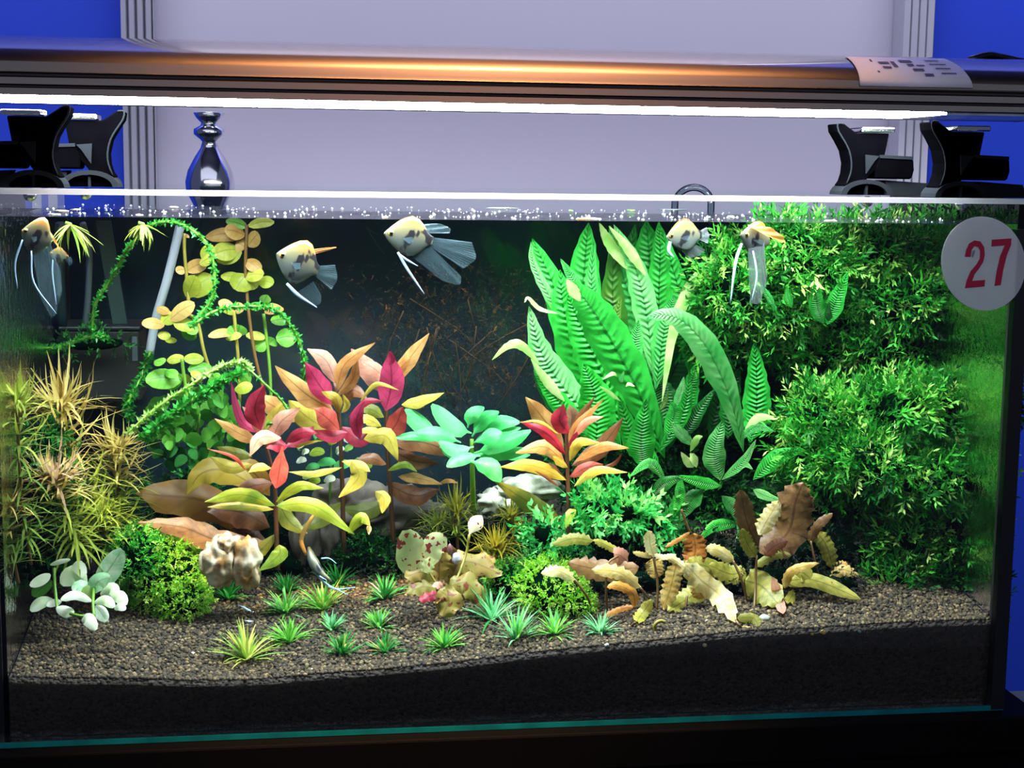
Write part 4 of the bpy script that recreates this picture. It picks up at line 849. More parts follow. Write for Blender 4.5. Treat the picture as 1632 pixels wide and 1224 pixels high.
redplant('third red-topped stem, its broad crimson leaf and pink tip beside the dark background', [(628, 880, .22), (622, 780, .22), (616, 690, .22), (616, 620, .22)], [
 ([(612, 625), (588, 590), (560, 556)], 34, L_pnk, dict(Y=.23)), ([(618, 610), (600, 590), (575, 575)], 24, L_pnk, dict(Y=.22)), ([(622, 615), (650, 575), (684, 531)], 26, L_tan, dict(Y=.21)), ([(630, 600), (640, 585), (655, 570)], 16, L_tan, dict(Y=.2)), ([(614, 655), (624, 610), (621, 560)], 42, L_mag, dict(Y=.19)), ([(620, 582), (624, 572), (622, 560)], 12, L_mag, dict(Y=.18)),
 ([(640, 645), (668, 640), (708, 626)], 20, L_yel, dict(Y=.21)), ([(616, 695), (632, 675), (642, 648)], 34, L_red, dict(Y=.185)), ([(612, 665), (590, 652), (572, 655)], 22, L_olv, dict(Y=.21)), ([(608, 680), (585, 668), (572, 672)], 18, L_yel, dict(Y=.2)), ([(580, 700), (615, 695), (634, 733)], 30, L_yel, dict(Y=.17)), ([(610, 690), (590, 685), (565, 690)], 12, L_yel, dict(Y=.19)),
 ([(625, 705), (675, 705), (742, 730)], 34, L_brn, dict(Y=.21)), ([(620, 715), (660, 735), (700, 738)], 26, L_brn, dict(Y=.22)), ([(635, 760), (665, 762), (705, 772)], 18, L_tan, dict(Y=.2)), ([(700, 770), (715, 766), (730, 770)], 8, L_tan, dict(Y=.2)), ([(598, 783), (612, 795), (609, 818)], 22, L_yel, dict(Y=.17)), ([(616, 770), (660, 790), (700, 780)], 34, L_brn, dict(Y=.23)), ([(616, 800), (580, 815), (545, 810)], 30, L_olv, dict(Y=.23)),
 ([(616, 740), (590, 730), (565, 738)], 20, L_brn, dict(Y=.21)), ([(618, 750), (645, 740), (665, 752)], 12, L_ygr, dict(Y=.2))], .2)
redplant('rightmost red-topped stem standing alone in front of the large fern', [(905, 870, .13), (906, 800, .135), (904, 740, .14), (902, 665, .14)], [
 ([(898, 715), (868, 670), (838, 633)], 36, L_tan, dict(Y=.145)), ([(908, 690), (912, 665), (908, 645)], 24, L_pnk, dict(Y=.15)), ([(906, 690), (892, 670), (898, 645)], 30, L_cri, dict(Y=.125)), ([(912, 690), (925, 665), (948, 632)], 14, L_brn, dict(Y=.14)), ([(908, 712), (920, 680), (962, 636)], 17, L_tan, dict(Y=.13)), ([(912, 700), (935, 672), (962, 664)], 14, L_pnk, dict(Y=.125)),
 ([(902, 725), (870, 690), (830, 672)], 18, L_cri, dict(Y=.125)), ([(890, 692), (860, 672), (828, 673)], 5, L_yel, dict(Y=.12)), ([(906, 715), (915, 700), (920, 688)], 12, L_cri, dict(Y=.12)), ([(908, 735), (922, 706), (955, 705)], 18, L_yel, dict(Y=.11)), ([(900, 738), (868, 712), (822, 722)], 26, L_tan, dict(Y=.14)), ([(902, 765), (850, 742), (797, 744)], 24, L_yel, dict(Y=.125)), ([(900, 762), (870, 748), (840, 752)], 26, L_brn, dict(Y=.15)),
 ([(912, 742), (955, 715), (993, 666)], 30, L_brn, dict(Y=.16)), ([(918, 735), (960, 712), (1002, 714)], 18, L_tan, dict(Y=.13)), ([(915, 775), (950, 750), (1000, 753)], 16, L_yel, dict(Y=.12)), ([(908, 760), (935, 745), (962, 740)], 20, L_red, dict(Y=.14)), ([(960, 745), (980, 738), (992, 722)], 7, L_brn, dict(Y=.14)), ([(896, 832), (850, 805), (786, 764)], 34, L_olv, dict(Y=.16)), ([(890, 775), (870, 760), (852, 750)], 6, L_brn, dict(Y=.12)),
 ([(918, 812), (908, 820), (902, 842)], 16, L_ygr, dict(Y=.12)), ([(905, 745), (890, 735), (880, 728)], 14, L_yel, dict(Y=.13))], .14)
# cluster of small pale leaves behind the red stems
pale = [(505, 722, 24, 12), (478, 712, 10, 16), (498, 745, 22, 9), (520, 738, 30, 12), (545, 742, 26, 14), (490, 760, 16, 10), (530, 705, 14, 12), (515, 700, 20, 8), (555, 716, 12, 10), (570, 738, 14, 12), (500, 768, 20, 12), (540, 720, 10, 14), (480, 735, 16, 8), (525, 765, 18, 10), (585, 745, 14, 10), (640, 742, 18, 10), (505, 695, 10, 18), (556, 700, 16, 14), (486, 722, 10, 8), (655, 738, 16, 12)]
plant('pale_leaved_plant', 'cluster of small pale lime leaves glimpsed behind the red-topped stems', 'aquatic plant', P(525, 800, .26),
 [([(x-a/2, y+2), (x, y-3), (x+a/2, y)], b+4, rng.choice([L_wht, L_ygr, L_mnt, L_ferny]), dict(Y=.235, kind='round', seg=5)) for x, y, a, b in pale]+[([(525, 800), (527, 760), (528, 710)], 4, S_grn, dict(Y=.25, kind='strap', name='stem'))], .235)
# ============================================================ MINT BROAD-LEAVED PLANT
mp_ = plant('mint_leaved_plant', 'mint green broad-leaved plant in the centre between red-topped stems', 'aquatic plant', P(755, 800, .22), [
 ([(752, 690), (722, 676), (688, 645)], 34, L_mnt), ([(745, 682), (752, 660), (772, 650)], 26, L_mnt), ([(752, 696), (770, 668), (795, 656)], 26, L_mnt, dict(Y=.19)), ([(765, 694), (795, 672), (828, 673)], 28, L_mnt), ([(735, 705), (700, 690), (662, 690)], 30, L_mnt, dict(Y=.18)), ([(700, 700), (672, 676), (645, 653)], 34, L_mnt, dict(Y=.21)), ([(706, 702), (670, 694), (628, 697)], 18, L_mnt), ([(750, 708), (785, 690), (830, 682)], 22, L_mnt, dict(Y=.19)),
 ([(755, 722), (800, 706), (846, 686)], 30, L_mnt, dict(Y=.17)), ([(752, 724), (790, 722), (850, 716)], 26, L_mnt, dict(Y=.175)), ([(755, 712), (725, 716), (700, 704)], 26, L_mnt, dict(Y=.17)), ([(766, 726), (735, 730), (712, 744)], 24, L_mnt, dict(Y=.16)), ([(750, 735), (780, 742), (798, 768)], 34, L_mnt, dict(Y=.15)), ([(800, 730), (825, 728), (845, 725)], 12, L_mnt), ([(760, 704), (780, 694), (800, 690)], 30, L_mnt, dict(Y=.165)), ([(700, 712), (720, 724), (740, 722)], 14, L_mnt)],
 .19, kind='spoon', cup=.3, seg=9, ruf=.08, rf=1.5, tilt=.4)
stem(mp_, [(755, 820, .22), (753, 760, .2), (752, 700, .19)], 5, S_grn)
# ============================================================ AMBER CRINKLED PLANT AND CRYPTS
plant('amber_leaved_plant', 'wide amber brown leaves spreading left behind the tan rock', 'aquatic plant', P(420, 880, .2), [
 ([(410, 850), (330, 800), (260, 790), (216, 785)], 66, L_amb, dict(Y=.21)), ([(415, 780), (360, 750), (320, 755), (298, 788)], 46, leafmat('amber_gold_leaf', '98801c', 'b09428', '6a4a10', 4, None, .4, nscale=25), dict(Y=.19)), ([(425, 866), (350, 862), (290, 840), (218, 832)], 44, L_crb, dict(Y=.17, ruf=.16, rf=5)), ([(430, 840), (380, 815), (330, 815)], 50, L_brn, dict(Y=.19)), ([(430, 790), (400, 750), (350, 745)], 40, L_amb, dict(Y=.23)), ([(430, 870), (390, 850), (350, 860)], 30, L_brn, dict(Y=.2))],
 .2, ruf=.12, rf=3, seg=14, cup=.2, tilt=.3)
ck = dict(kind='strap', ruf=.34, rf=7, cup=.2, seg=16, tilt=.25, ac=5)
def crypt(label, base, leaves, petioles, Y0):
    mY = lambda y: y*.42+.022
    leaves = [(l[0], l[1]*1.08, l[2], {**l[3], 'Y': mY(l[3]['Y']), 'Yt': mY(l[3]['Y'])-.006}) for l in leaves]
    petioles = [[(q[0], q[1], mY(q[2])) if len(q) == 3 else q for q in p] for p in petioles]
    t = plant('crinkled_leaf_plant', label, 'aquatic plant', V3(base), leaves, Y0, grp='golden crinkled-leaved plants', **ck)
    for p in petioles: mesh('petiole', *tube(smoothpts([fixg(q) for q in p], 10), .0011, 6), S_brn, t)
crypt('leftmost golden crinkled plant, its leaves bending over the moss mound', G(962, 985), [
 ([(916, 924), (890, 910), (862, 914)], 18, L_crp, dict(Y=.10)), ([(1018, 905), (960, 908), (905, 897)], 34, L_crb, dict(Y=.15)), ([(1020, 936), (985, 912), (942, 908)], 22, L_crp, dict(Y=.12)), ([(1000, 895), (988, 885), (978, 884)], 26, L_pnk, dict(Y=.16, ruf=.1)), ([(990, 882), (965, 868), (945, 861)], 12, L_cro, dict(Y=.17)), ([(945, 862), (915, 858), (880, 868)], 18, L_cro, dict(Y=.18)),
 ([(1012, 968), (1008, 945), (985, 933), (967, 936)], 15, L_orn, dict(Y=.10)), ([(1010, 966), (985, 972), (960, 984)], 9, L_orn, dict(Y=.09))],
 [[(916, 924, .10), (935, 950, .1), (945, 975)], [(1020, 936, .12), (1035, 955, .12), (1045, 965)], [(985, 886, .15), (968, 900, .13), (966, 940, .11), (968, 975)]], .12)
crypt('central golden crinkled plant with a pale upright leaf and a long drooping one', G(1047, 990), [
 ([(1042, 888), (1036, 866), (1035, 845)], 18, L_crp, dict(Y=.12)), ([(1040, 886), (1025, 884), (1008, 880)], 9, L_crp, dict(Y=.12)), ([(1042, 884), (1058, 888), (1078, 884)], 9, L_crp, dict(Y=.115)), ([(1040, 890), (1044, 905), (1042, 922)], 26, L_crg, dict(Y=.13)), ([(1062, 884), (1085, 900), (1103, 918)], 13, L_crp, dict(Y=.11)), ([(1078, 898), (1070, 932), (1058, 972)], 26, L_crg, dict(Y=.10)),
 ([(1118, 938), (1095, 955), (1066, 972)], 34, L_cro, dict(Y=.13)), ([(1092, 898), (1118, 925), (1148, 950), (1172, 990)], 34, L_crp, dict(Y=.10)), ([(1118, 925), (1115, 940), (1120, 955)], 26, L_crg, dict(Y=.11)), ([(1014, 991), (1026, 974), (1040, 956)], 18, L_cro, dict(Y=.09)), ([(1105, 850), (1108, 880), (1095, 905)], 34, L_orn, dict(Y=.18)), ([(1060, 872), (1085, 858), (1100, 848)], 7, L_orn, dict(Y=.17)),
 ([(1175, 985), (1200, 985), (1210, 1000)], 16, L_cro, dict(Y=.08)), ([(1180, 1000), (1195, 1002), (1210, 1005)], 8, L_crg, dict(Y=.05))],
 [[(1042, 890, .12), (1048, 930, .11), (1047, 975)], [(1100, 848, .18), (1092, 830, .18), (1086, 812, .18)], [(1172, 988, .09), (1178, 996, .08), (1184, 1003)], [(1095, 950, .12), (1092, 970)], [(1012, 992, .09), (1005, 999)]], .11)
crypt('right golden crinkled plant with a broad round leaf and a cupped brown top', G(1204, 980), [
 ([(1210, 880), (1255, 850), (1268, 800), (1280, 770)], 56, L_crb, dict(Y=.15)), ([(1208, 872), (1190, 830), (1180, 780)], 30, L_crb, dict(Y=.17)), ([(1210, 852), (1225, 825), (1242, 798)], 26, L_crp, dict(Y=.13)), ([(1206, 888), (1192, 868), (1182, 842)], 20, L_cro, dict(Y=.13)), ([(1218, 885), (1235, 870), (1255, 862)], 20, L_brn, dict(Y=.13)),
 ([(1170, 894), (1145, 878), (1125, 874)], 20, L_crp, dict(Y=.12)), ([(1188, 908), (1165, 915), (1130, 900)], 30, L_cro, dict(Y=.16)), ([(1150, 912), (1125, 902), (1092, 896)], 30, L_cro, dict(Y=.165)), ([(1203, 903), (1235, 885), (1262, 885)], 14, L_cro, dict(Y=.14)), ([(1188, 925), (1215, 935), (1242, 965)], 48, L_cro, dict(Y=.12, ruf=.2)),
 ([(1248, 978), (1240, 950), (1232, 920)], 15, L_pnk, dict(Y=.10, ruf=.08)), ([(1250, 938), (1262, 910), (1305, 897)], 14, L_crg, dict(Y=.1)), ([(1255, 925), (1300, 925), (1372, 955)], 24, L_cro, dict(Y=.11, ruf=.05)), ([(1258, 935), (1275, 912), (1295, 925)], 30, L_cro, dict(Y=.12, ruf=.1)), ([(1255, 960), (1262, 950), (1266, 945)], 16, L_cro, dict(Y=.13))],
 [[(1206, 885, .13), (1204, 930, .12), (1202, 972)], [(1168, 893, .12), (1182, 925, .11), (1192, 962)], [(1132, 905, .16), (1150, 930, .15), (1160, 945)]], .12)
crypt('small golden crinkled plant tucked in the hollow before the moss', G(1325, 945), [
 ([(1290, 865), (1303, 838), (1327, 818)], 15, L_crb, dict(Y=.17)), ([(1302, 848), (1318, 872), (1328, 908)], 24, L_cro, dict(Y=.18)), ([(1325, 928), (1342, 908), (1368, 918)], 18, L_crg, dict(Y=.13)), ([(1332, 905), (1342, 900), (1350, 905)], 14, L_orn, dict(Y=.14))],
 [[(1292, 862, .17), (1300, 900, .16), (1310, 935)], [(1325, 928, .13), (1322, 940)]], .15)
t = T('seedling', 'tiny hooked yellow-green seedling alone on the soil', 'aquatic plant', G(1046, 1008)); b = G(1046, 1008); s = mpp(b.y)
mesh('stem', *tube(smoothpts([b, b+Vector((-.002, 0, 12*s)), b+Vector((.003, 0, 20*s)), b+Vector((.008, 0, 17*s))], 8), .0016, 6), S_olv, t)
for sx in (-1, 1): blade(t, gb['bright'][1], b, (sx, -.3, .6), (0, 0, -1), 11*s, 6*s, 'leaf')
# ============================================================ LOTUS
lk = dict(kind='round', ruf=.32, rf=3, cup=.2, seg=11, tilt=.35, ac=7)
lot = plant('spotted_lotus', 'bronze and pale lotus with red-speckled leaves in the middle foreground', 'aquatic plant', G(715, 975), [
 ([(688, 905), (662, 895), (648, 845)], 56, L_lot, dict(Y=.11, ruf=.08, tilt=.1)), ([(680, 905), (690, 872), (710, 855)], 40, L_lot, dict(Y=.105, ruf=.08, tilt=.1)), ([(675, 912), (680, 902), (690, 890)], 24, L_lot, dict(Y=.10)),
 ([(700, 935), (675, 912), (645, 920)], 32, L_lob, dict(Y=.11)), ([(705, 940), (675, 935), (648, 945)], 26, L_lob, dict(Y=.10)), ([(700, 940), (715, 955), (705, 982)], 46, L_lob, dict(Y=.07)), ([(712, 930), (740, 895), (800, 915)], 42, L_lob, dict(Y=.13)), ([(715, 935), (745, 930), (770, 965)], 40, L_lob, dict(Y=.10)),
 ([(700, 925), (700, 900), (708, 880)], 44, L_lob, dict(Y=.13)), ([(712, 925), (725, 905), (740, 885)], 30, L_lob, dict(Y=.14)), ([(700, 945), (685, 950), (668, 957)], 18, L_cri, dict(Y=.09)), ([(705, 940), (700, 932), (690, 935)], 14, L_pnk, dict(Y=.09)), ([(740, 900), (765, 890), (790, 895)], 24, L_lob, dict(Y=.15)),
 ([(735, 920), (722, 890), (716, 868)], 20, L_crb, dict(Y=.13))], .11, **lk)
leaf(lot, [(748, 852, .12), (755, 838, .12), (768, 822, .12)], 26, leafmat('speckled_white_leaf', 'f0e8c0', 'fff4d8', None, 0, ('8a4040', 260, .62), .5), 'drop', label='small white speckled leaf')
for p in ([(748, 852, .12), (742, 885, .12), (725, 930, .1)], [(680, 905, .105), (695, 930, .1), (712, 960, .09)]): mesh('petiole', *tube(smoothpts([V3(q) for q in p], 8), .0012, 6), S_olv, lot)
# ============================================================ WHITE-LEAVED PLANT
wk = dict(kind='round', cup=.25, seg=8, tilt=.3, ac=5)
wp = plant('white_leaved_plant', 'small plant with pale cream oval leaves in the left front corner', 'aquatic plant', G(140, 985), [
 ([(80, 915), (65, 924), (48, 934)], 18, L_wht), ([(80, 900), (95, 895), (112, 892)], 9, L_wht), ([(138, 930), (118, 915), (98, 932)], 34, L_wht, dict(Y=.09)), ([(122, 930), (125, 910), (132, 896)], 26, L_wht, dict(Y=.09)), ([(152, 935), (172, 910), (195, 876)], 38, L_var, dict(Y=.09)), ([(150, 945), (155, 928), (175, 920)], 30, L_var), ([(84, 955), (65, 960), (49, 974)], 20, L_wht), ([(98, 958), (86, 960), (75, 966)], 13, L_wht), ([(146, 958), (120, 948), (97, 956)], 16, L_wht, dict(Y=.06)),
 ([(90, 968), (105, 974), (116, 980)], 20, L_wht, dict(Y=.06)), ([(150, 960), (168, 956), (182, 968)], 18, L_wht, dict(Y=.06)), ([(176, 950), (190, 950), (200, 965)], 22, L_wht, dict(Y=.07)), ([(182, 970), (190, 966), (200, 972)], 14, L_wht, dict(Y=.06)), ([(152, 965), (160, 975), (170, 990)], 22, L_var, dict(Y=.06)), ([(130, 988), (140, 986), (153, 1004)], 22, L_wht, dict(Y=.03)), ([(82, 925), (65, 938), (52, 950)], 22, L_rog, dict(Y=.1)),
 ([(150, 950), (130, 935), (118, 945)], 26, L_var), ([(160, 948), (176, 938), (186, 946)], 24, L_wht), ([(150, 955), (140, 945), (135, 935)], 20, L_ferny)], .08, **wk)
for p in ([(150, 985, .045), (148, 960, .06), (150, 935, .08)], [(92, 975, .06), (88, 940, .08), (86, 905, .09)], [(150, 980, .045), (130, 982, .04), (112, 978, .05)]): mesh('stem', *tube(smoothpts([V3(q) for q in p], 8), .0014, 6), S_grn, wp)
# ============================================================ ROCKS, PEBBLES
rk_t = pmat('tan_rock', lin('9a6c34'), .65, nscale=70, col2=lin('d4c8ac'), bump=.8); rk_g = pmat('grey_rock', lin('6a6058'), .8, nscale=25, col2=lin('2e2822'), bump=.8); rk_w = pmat('pale_rock', lin('c8c8b8'), .7, nscale=40, col2=lin('6a6c58'), bump=.7)
def rock(label, lumps, mat, Y=None):
    b0 = None
    for i, (px, py, a, b) in enumerate(lumps):
        if Y is None: Y = G(px, py+b*.85).y+.015
        s = mpp(Y); c = P(px, py, Y)
        if i == 0: t = T('rock', label, 'rock', c)
        icos(c, (a*s, a*s*.8, b*s), mat, t, 'stone', .2, 4, i+px, 2.4)
rock('tan lumpy rock on the soil at left behind the grass tuft', [(390, 896, 26, 40), (349, 896, 29, 38), (360, 868, 22, 18)], rk_t, .125)
rock('large grey brown rock in the shade behind the red-topped stems', [(600, 815, 80, 44), (545, 800, 48, 38), (660, 830, 60, 38)], rk_g, .27)
rock('pale grey rock behind the rightmost red-topped stem', [(842, 780, 54, 22), (800, 800, 40, 24)], rk_w, .26)
rock('dark driftwood-coloured rock below the leftmost red-topped stem', [(490, 860, 26, 60), (520, 850, 22, 50)], rk_g, .235)
for i, (px, py, r, c_, lab) in enumerate([(308, 1044, 4, 'f0ead8', 'cream pebble on the soil left of the yellowish grass tuft'), (1127, 992, 4, 'f4e8c0', 'cream pebble below the long drooping crinkled leaf'), (1312, 1010, 5, 'e8c860', 'yellow pebble, the larger of the pair near the front right soil'), (1294, 1012, 3, 'd8b050', 'yellow pebble, the smaller of the pair near the front right soil'), (967, 1030, 4, 'e0e8d8', 'white pebble just below the whitish mint grass tuft'), (1218, 990, 9, 'a8b0a0', 'grey white pebble at the foot of the right crinkled plant'), (1370, 1008, 3, '7cb0a8', 'bluish pebble near the front glass below the moss bank'), (497, 1068, 3, 'd0e0d0', 'white pebble at the soil edge right of the yellowish tuft'), (1123, 1030, 4, 'd8d0a0', 'pale pebble at the front glass right of centre'), (380, 1002, 4, 'd8c8a0', 'beige pebble below the pair of tiny white fish')]):
    b = G(px, py); s = mpp(b.y)
    o = icos(b+Vector((0, 0, r*s*.5)), (r*s, r*s, r*s*.8), pmat('pebble_'+c_, lin(c_), .5), None, 'pebble', .15, 2, i); tag(o, lab, 'pebble')
# ============================================================ FISH
fb, nt, N, L, bb = newmat('angelfish_body')
tc = N.new('ShaderNodeTexCoord'); sx = N.new('ShaderNodeSeparateXYZ'); L.new(tc.outputs['UV'], sx.inputs[0])
r1 = N.new('ShaderNodeValToRGB'); e = r1.color_ramp.elements; e[0].color = lin('4c5450'); e[0].position = .35; e[1].color = lin('a4661a'); e[1].position = .95
e.new(.7).color = lin('6a6444'); L.new(sx.outputs[1], r1.inputs[0])
nz = N.new('ShaderNodeTexNoise'); nz.inputs['Scale'].default_value = 85; mpn = N.new('ShaderNodeMapping'); mpn.inputs['Scale'].default_value = (1, 1, .55); L.new(tc.outputs['Object'], mpn.inputs[0]); L.new(mpn.outputs[0], nz.inputs[0])
gt = N.new('ShaderNodeMapRange'); gt.inputs[1].default_value = .57; gt.inputs[2].default_value = .60; L.new(nz.outputs[0], gt.inputs[0])
mx = N.new('ShaderNodeMix'); mx.data_type = 'RGBA'; L.new(gt.outputs[0], mx.inputs[0]); L.new(r1.outputs[0], mx.inputs[6]); mx.inputs[7].default_value = lin('1c1c20')
L.new(mx.outputs[2], bb.inputs['Base Color']); bb.inputs['Roughness'].default_value = .3
def finmat(name, col, op):
    m, nt, N, L, b = newmat(name); b.inputs['Base Color'].default_value = lin(col); b.inputs['Roughness'].default_value = .4
    tr = N.new('ShaderNodeBsdfTransparent'); ms = N.new('ShaderNodeMixShader'); tl = N.new('ShaderNodeBsdfTranslucent'); tl.inputs[0].default_value = lin(col); m2 = N.new('ShaderNodeMixShader')
    L.new(b.outputs[0], m2.inputs[1]); L.new(tl.outputs[0], m2.inputs[2]); m2.inputs[0].default_value = .5
    wv = N.new('ShaderNodeTexCoord'); sp = N.new('ShaderNodeSeparateXYZ'); L.new(wv.outputs['UV'], sp.inputs[0]); mu = N.new('ShaderNodeMath'); mu.operation = 'MULTIPLY'; mu.inputs[1].default_value = 75; L.new(sp.outputs[0], mu.inputs[0])
    sn = N.new('ShaderNodeMath'); sn.operation = 'SINE'; L.new(mu.outputs[0], sn.inputs[0]); ma = N.new('ShaderNodeMath'); ma.operation = 'MULTIPLY_ADD'; L.new(sn.outputs[0], ma.inputs[0]); ma.inputs[1].default_value = .15; ma.inputs[2].default_value = op
    L.new(ma.outputs[0], ms.inputs[0]); L.new(tr.outputs[0], ms.inputs[1]); L.new(m2.outputs[0], ms.inputs[2]); L.new(ms.outputs[0], N['Material Output'].inputs[0]); return m
fin_c = finmat('clear_fin', '6c8c98', .3); fin_w = pmat('white_filament', lin('c8e4ff'), .3, trans=.4); fin_o = finmat('orange_fin', 'c88038', .75); fin_g = finmat('grey_fin', '8c949c', .6)
eye = pmat('fish_eye', lin('08080a'), .15); eyer = pmat('fish_eye_ring', lin('d8a030'), .3)
def fish(label, Y, mouth, tail, depth, top_fin=None, bot_fin=None, tail_fin=None, fil=(), thick=.22, eyes=True, dorsal=None, yaw=0, asym=.1):
    """mouth/tail pixels of body ends, depth = body height px; fins as pixel polylines"""
    Mo, Ta = P(*mouth, Y), P(*tail, Y+yaw); ax = (Ta-Mo); Ln = ax.length; ax /= Ln; s = mpp(Y)
    side = Vector((0, 1, 0)); side = (side-ax*side.dot(ax)).normalized(); upv = ax.cross(side); upv = upv if upv.z > 0 else -upv
    c = (Mo+Ta)/2; t = T('angelfish', label, 'fish', c, 'angelfish')
    prof_ = [(0, .04), (.06, .22), (.14, .42), (.25, .66), (.38, .88), (.52, 1), (.66, .92), (.78, .66), (.88, .36), (.95, .24), (1, .22)]
    vs, fs, uv = [], [], []; n = 14
    for v, h in prof_:
        hh = h*depth*s/2; th = min(hh, depth*s/2*thick*(math.sin(math.pi*min(1, v*.9+.08))+.06))
        for k in range(n):
            a = 2*math.pi*k/n; vs.append(Mo+ax*Ln*v+upv*(math.sin(a)*hh+asym*depth*s*math.sin(math.pi*v)*.3)+side*math.cos(a)*th); uv.append((v, .5+.5*math.sin(a)*h))
    for i in range(len(prof_)-1):
        for k in range(n): fs.append((i*n+k, i*n+(k+1) % n, (i+1)*n+(k+1) % n, (i+1)*n+k))
    fs += [tuple(range(n)), tuple((len(prof_)-1)*n+k for k in range(n))]
    mesh('body', vs, fs, fb, t, uv)
    if eyes:
        ec = Mo+ax*Ln*.14+upv*depth*s*.04; er = depth*s*.05
        for sg in (-1, 1):
            q = ec+side*sg*depth*s*.5*thick*.62
            v_, f_ = lathe([(er*1.5, -er*.2), (er*1.3, er*.25), (er*.1, er*.4)], (q.x, q.y, q.z), 10, 'y'); mesh('eye_ring', v_, f_, eyer, t)
            v_, f_ = lathe([(er*.2, -er*.75), (er*.75, -er*.5), (er*.9, 0), (er*.75, er*.5), (er*.2, er*.75)], (q.x, q.y, q.z), 10, 'y'); mesh('eye', v_, f_, eye, t)
    def finpoly(name, rootl, tipl, mat, bend=.006):
        if len(tipl) == 2:
            mr_ = [(rootl[0][k]+rootl[1][k])/2 for k in (0, 1)]; mt_ = [(tipl[0][k]+tipl[1][k])/2 for k in (0, 1)]
            tipl = [tipl[0], tuple(mt_[k]+(mt_[k]-mr_[k])*.22 for k in (0, 1)), tipl[1]]
        A = smoothpts([P(x, y, Y+.001) for x, y in rootl], 8); B = smoothpts([P(x, y, Y+bend) for x, y in tipl], 8); vs, uv = [], []
        for j in range(5):
            f = j/4
            for i in range(9): vs.append(A[i].lerp(B[i], f)+Vector((0, .0012*math.sin(i*1.7+j)*f, 0))); uv.append((i/8, f))
        fs = [(j*9+i, j*9+i+1, (j+1)*9+i+1, (j+1)*9+i) for j in range(4) for i in range(8)]
        return mesh(name, vs, fs, mat, t, uv)
    if top_fin: finpoly('dorsal_fin', *top_fin)
    if bot_fin: finpoly('anal_fin', *bot_fin)
    if tail_fin: finpoly('tail_fin', *tail_fin)
    for f in fil:
        pts = [P(x, y, Y-.003) for x, y in f[:-1]]; w = f[-1]*s; q = smoothpts(pts, 12)
        mesh('ventral_fin', *tube(q, [w*(.25+.75*math.sin(math.pi*min(1, .25+i/12*.75))) for i in range(13)], 6), fin_w, t)
    pf = Mo+ax*Ln*.36-upv*depth*s*.05-side*(depth*s*.5*thick*.9+.0006)
    vs = [pf, pf+ax*Ln*.2+upv*depth*s*.08-side*.004, pf+ax*Ln*.24-upv*depth*s*.03-side*.005, pf+ax*Ln*.16-upv*depth*s*.1-side*.003]
    mesh('pectoral_fin', vs, [(0, 1, 2, 3)], fin_c, t, [(0, 0), (0, 1), (.5, 1), (1, 1)]); return t
fish('angelfish facing left with a raised orange dorsal fin, beside the yellow stems', .10, (440, 405), (508, 432), 74,
     ([(462, 402), (490, 408)], [(525, 394), (527, 398)], fin_o), ([(470, 468), (500, 448)], [(500, 488), (512, 470)], fin_c), ([(502, 424), (502, 440)], [(534, 422), (528, 462)], fin_c), [((457, 452), (475, 470), (505, 490), 3)])
fish('largest angelfish at centre top with broad dark clear tail, facing left', .10, (612, 372), (690, 384), 66,
     ([(650, 358), (682, 372)], [(700, 356), (716, 372)], fin_c), ([(655, 408), (686, 392)], [(706, 448), (735, 440)], fin_c), ([(686, 378), (684, 392)], [(752, 386), (738, 428)], fin_c), [((634, 402), (650, 430), (676, 468), 2.4), ((634, 404), (648, 414), (666, 424), 2)])
fish('greyish angelfish right of the large fern with its head towards us', .16, (1062, 378), (1118, 374), 56, None, ([(1085, 398), (1110, 390)], [(1098, 412), (1124, 398)], fin_g), ([(1112, 370), (1112, 382)], [(1126, 362), (1128, 388)], fin_g), [((1068, 385), (1066, 400), (1074, 410), 3)], eyes=True)
fish('angelfish swimming towards us with long trailing white fin, before the moss', .10, (1180, 374), (1226, 386), 58,
     ([(1190, 358), (1222, 376)], [(1228, 362), (1252, 388)], fin_o), ([(1192, 396), (1214, 392)], [(1196, 482), (1222, 452)], fin_g), ([(1218, 384), (1214, 396)], [(1222, 440), (1212, 450)], fin_g), [((1182, 388), (1172, 420), (1164, 484), 2.6), ((1200, 400), (1206, 440), (1198, 478), 1.6)], yaw=.02)
fish('leftmost angelfish with an orange back and trailing clear fins', .07, (34, 368), (82, 386), 62,
     ([(48, 354), (76, 372)], [(70, 356), (96, 398)], fin_o), ([(50, 396), (76, 390)], [(66, 478), (92, 492)], fin_c), ([(78, 380), (74, 394)], [(98, 440), (90, 470)], fin_c), [((36, 382), (24, 420), (28, 460), 1.8), ((50, 400), (54, 450), (90, 500), 1.5)])
fish('small gold-headed angelfish behind the leftmost one', .14, (78, 404), (106, 410), 26, ([(86, 398), (100, 402)], [(98, 396), (110, 410)], fin_o), ([(86, 414), (98, 414)], [(86, 468), (96, 476)], fin_c), ([(102, 408), (102, 414)], [(114, 410), (112, 424)], fin_c), [((84, 414), (84, 440), (90, 486), 1.4)])
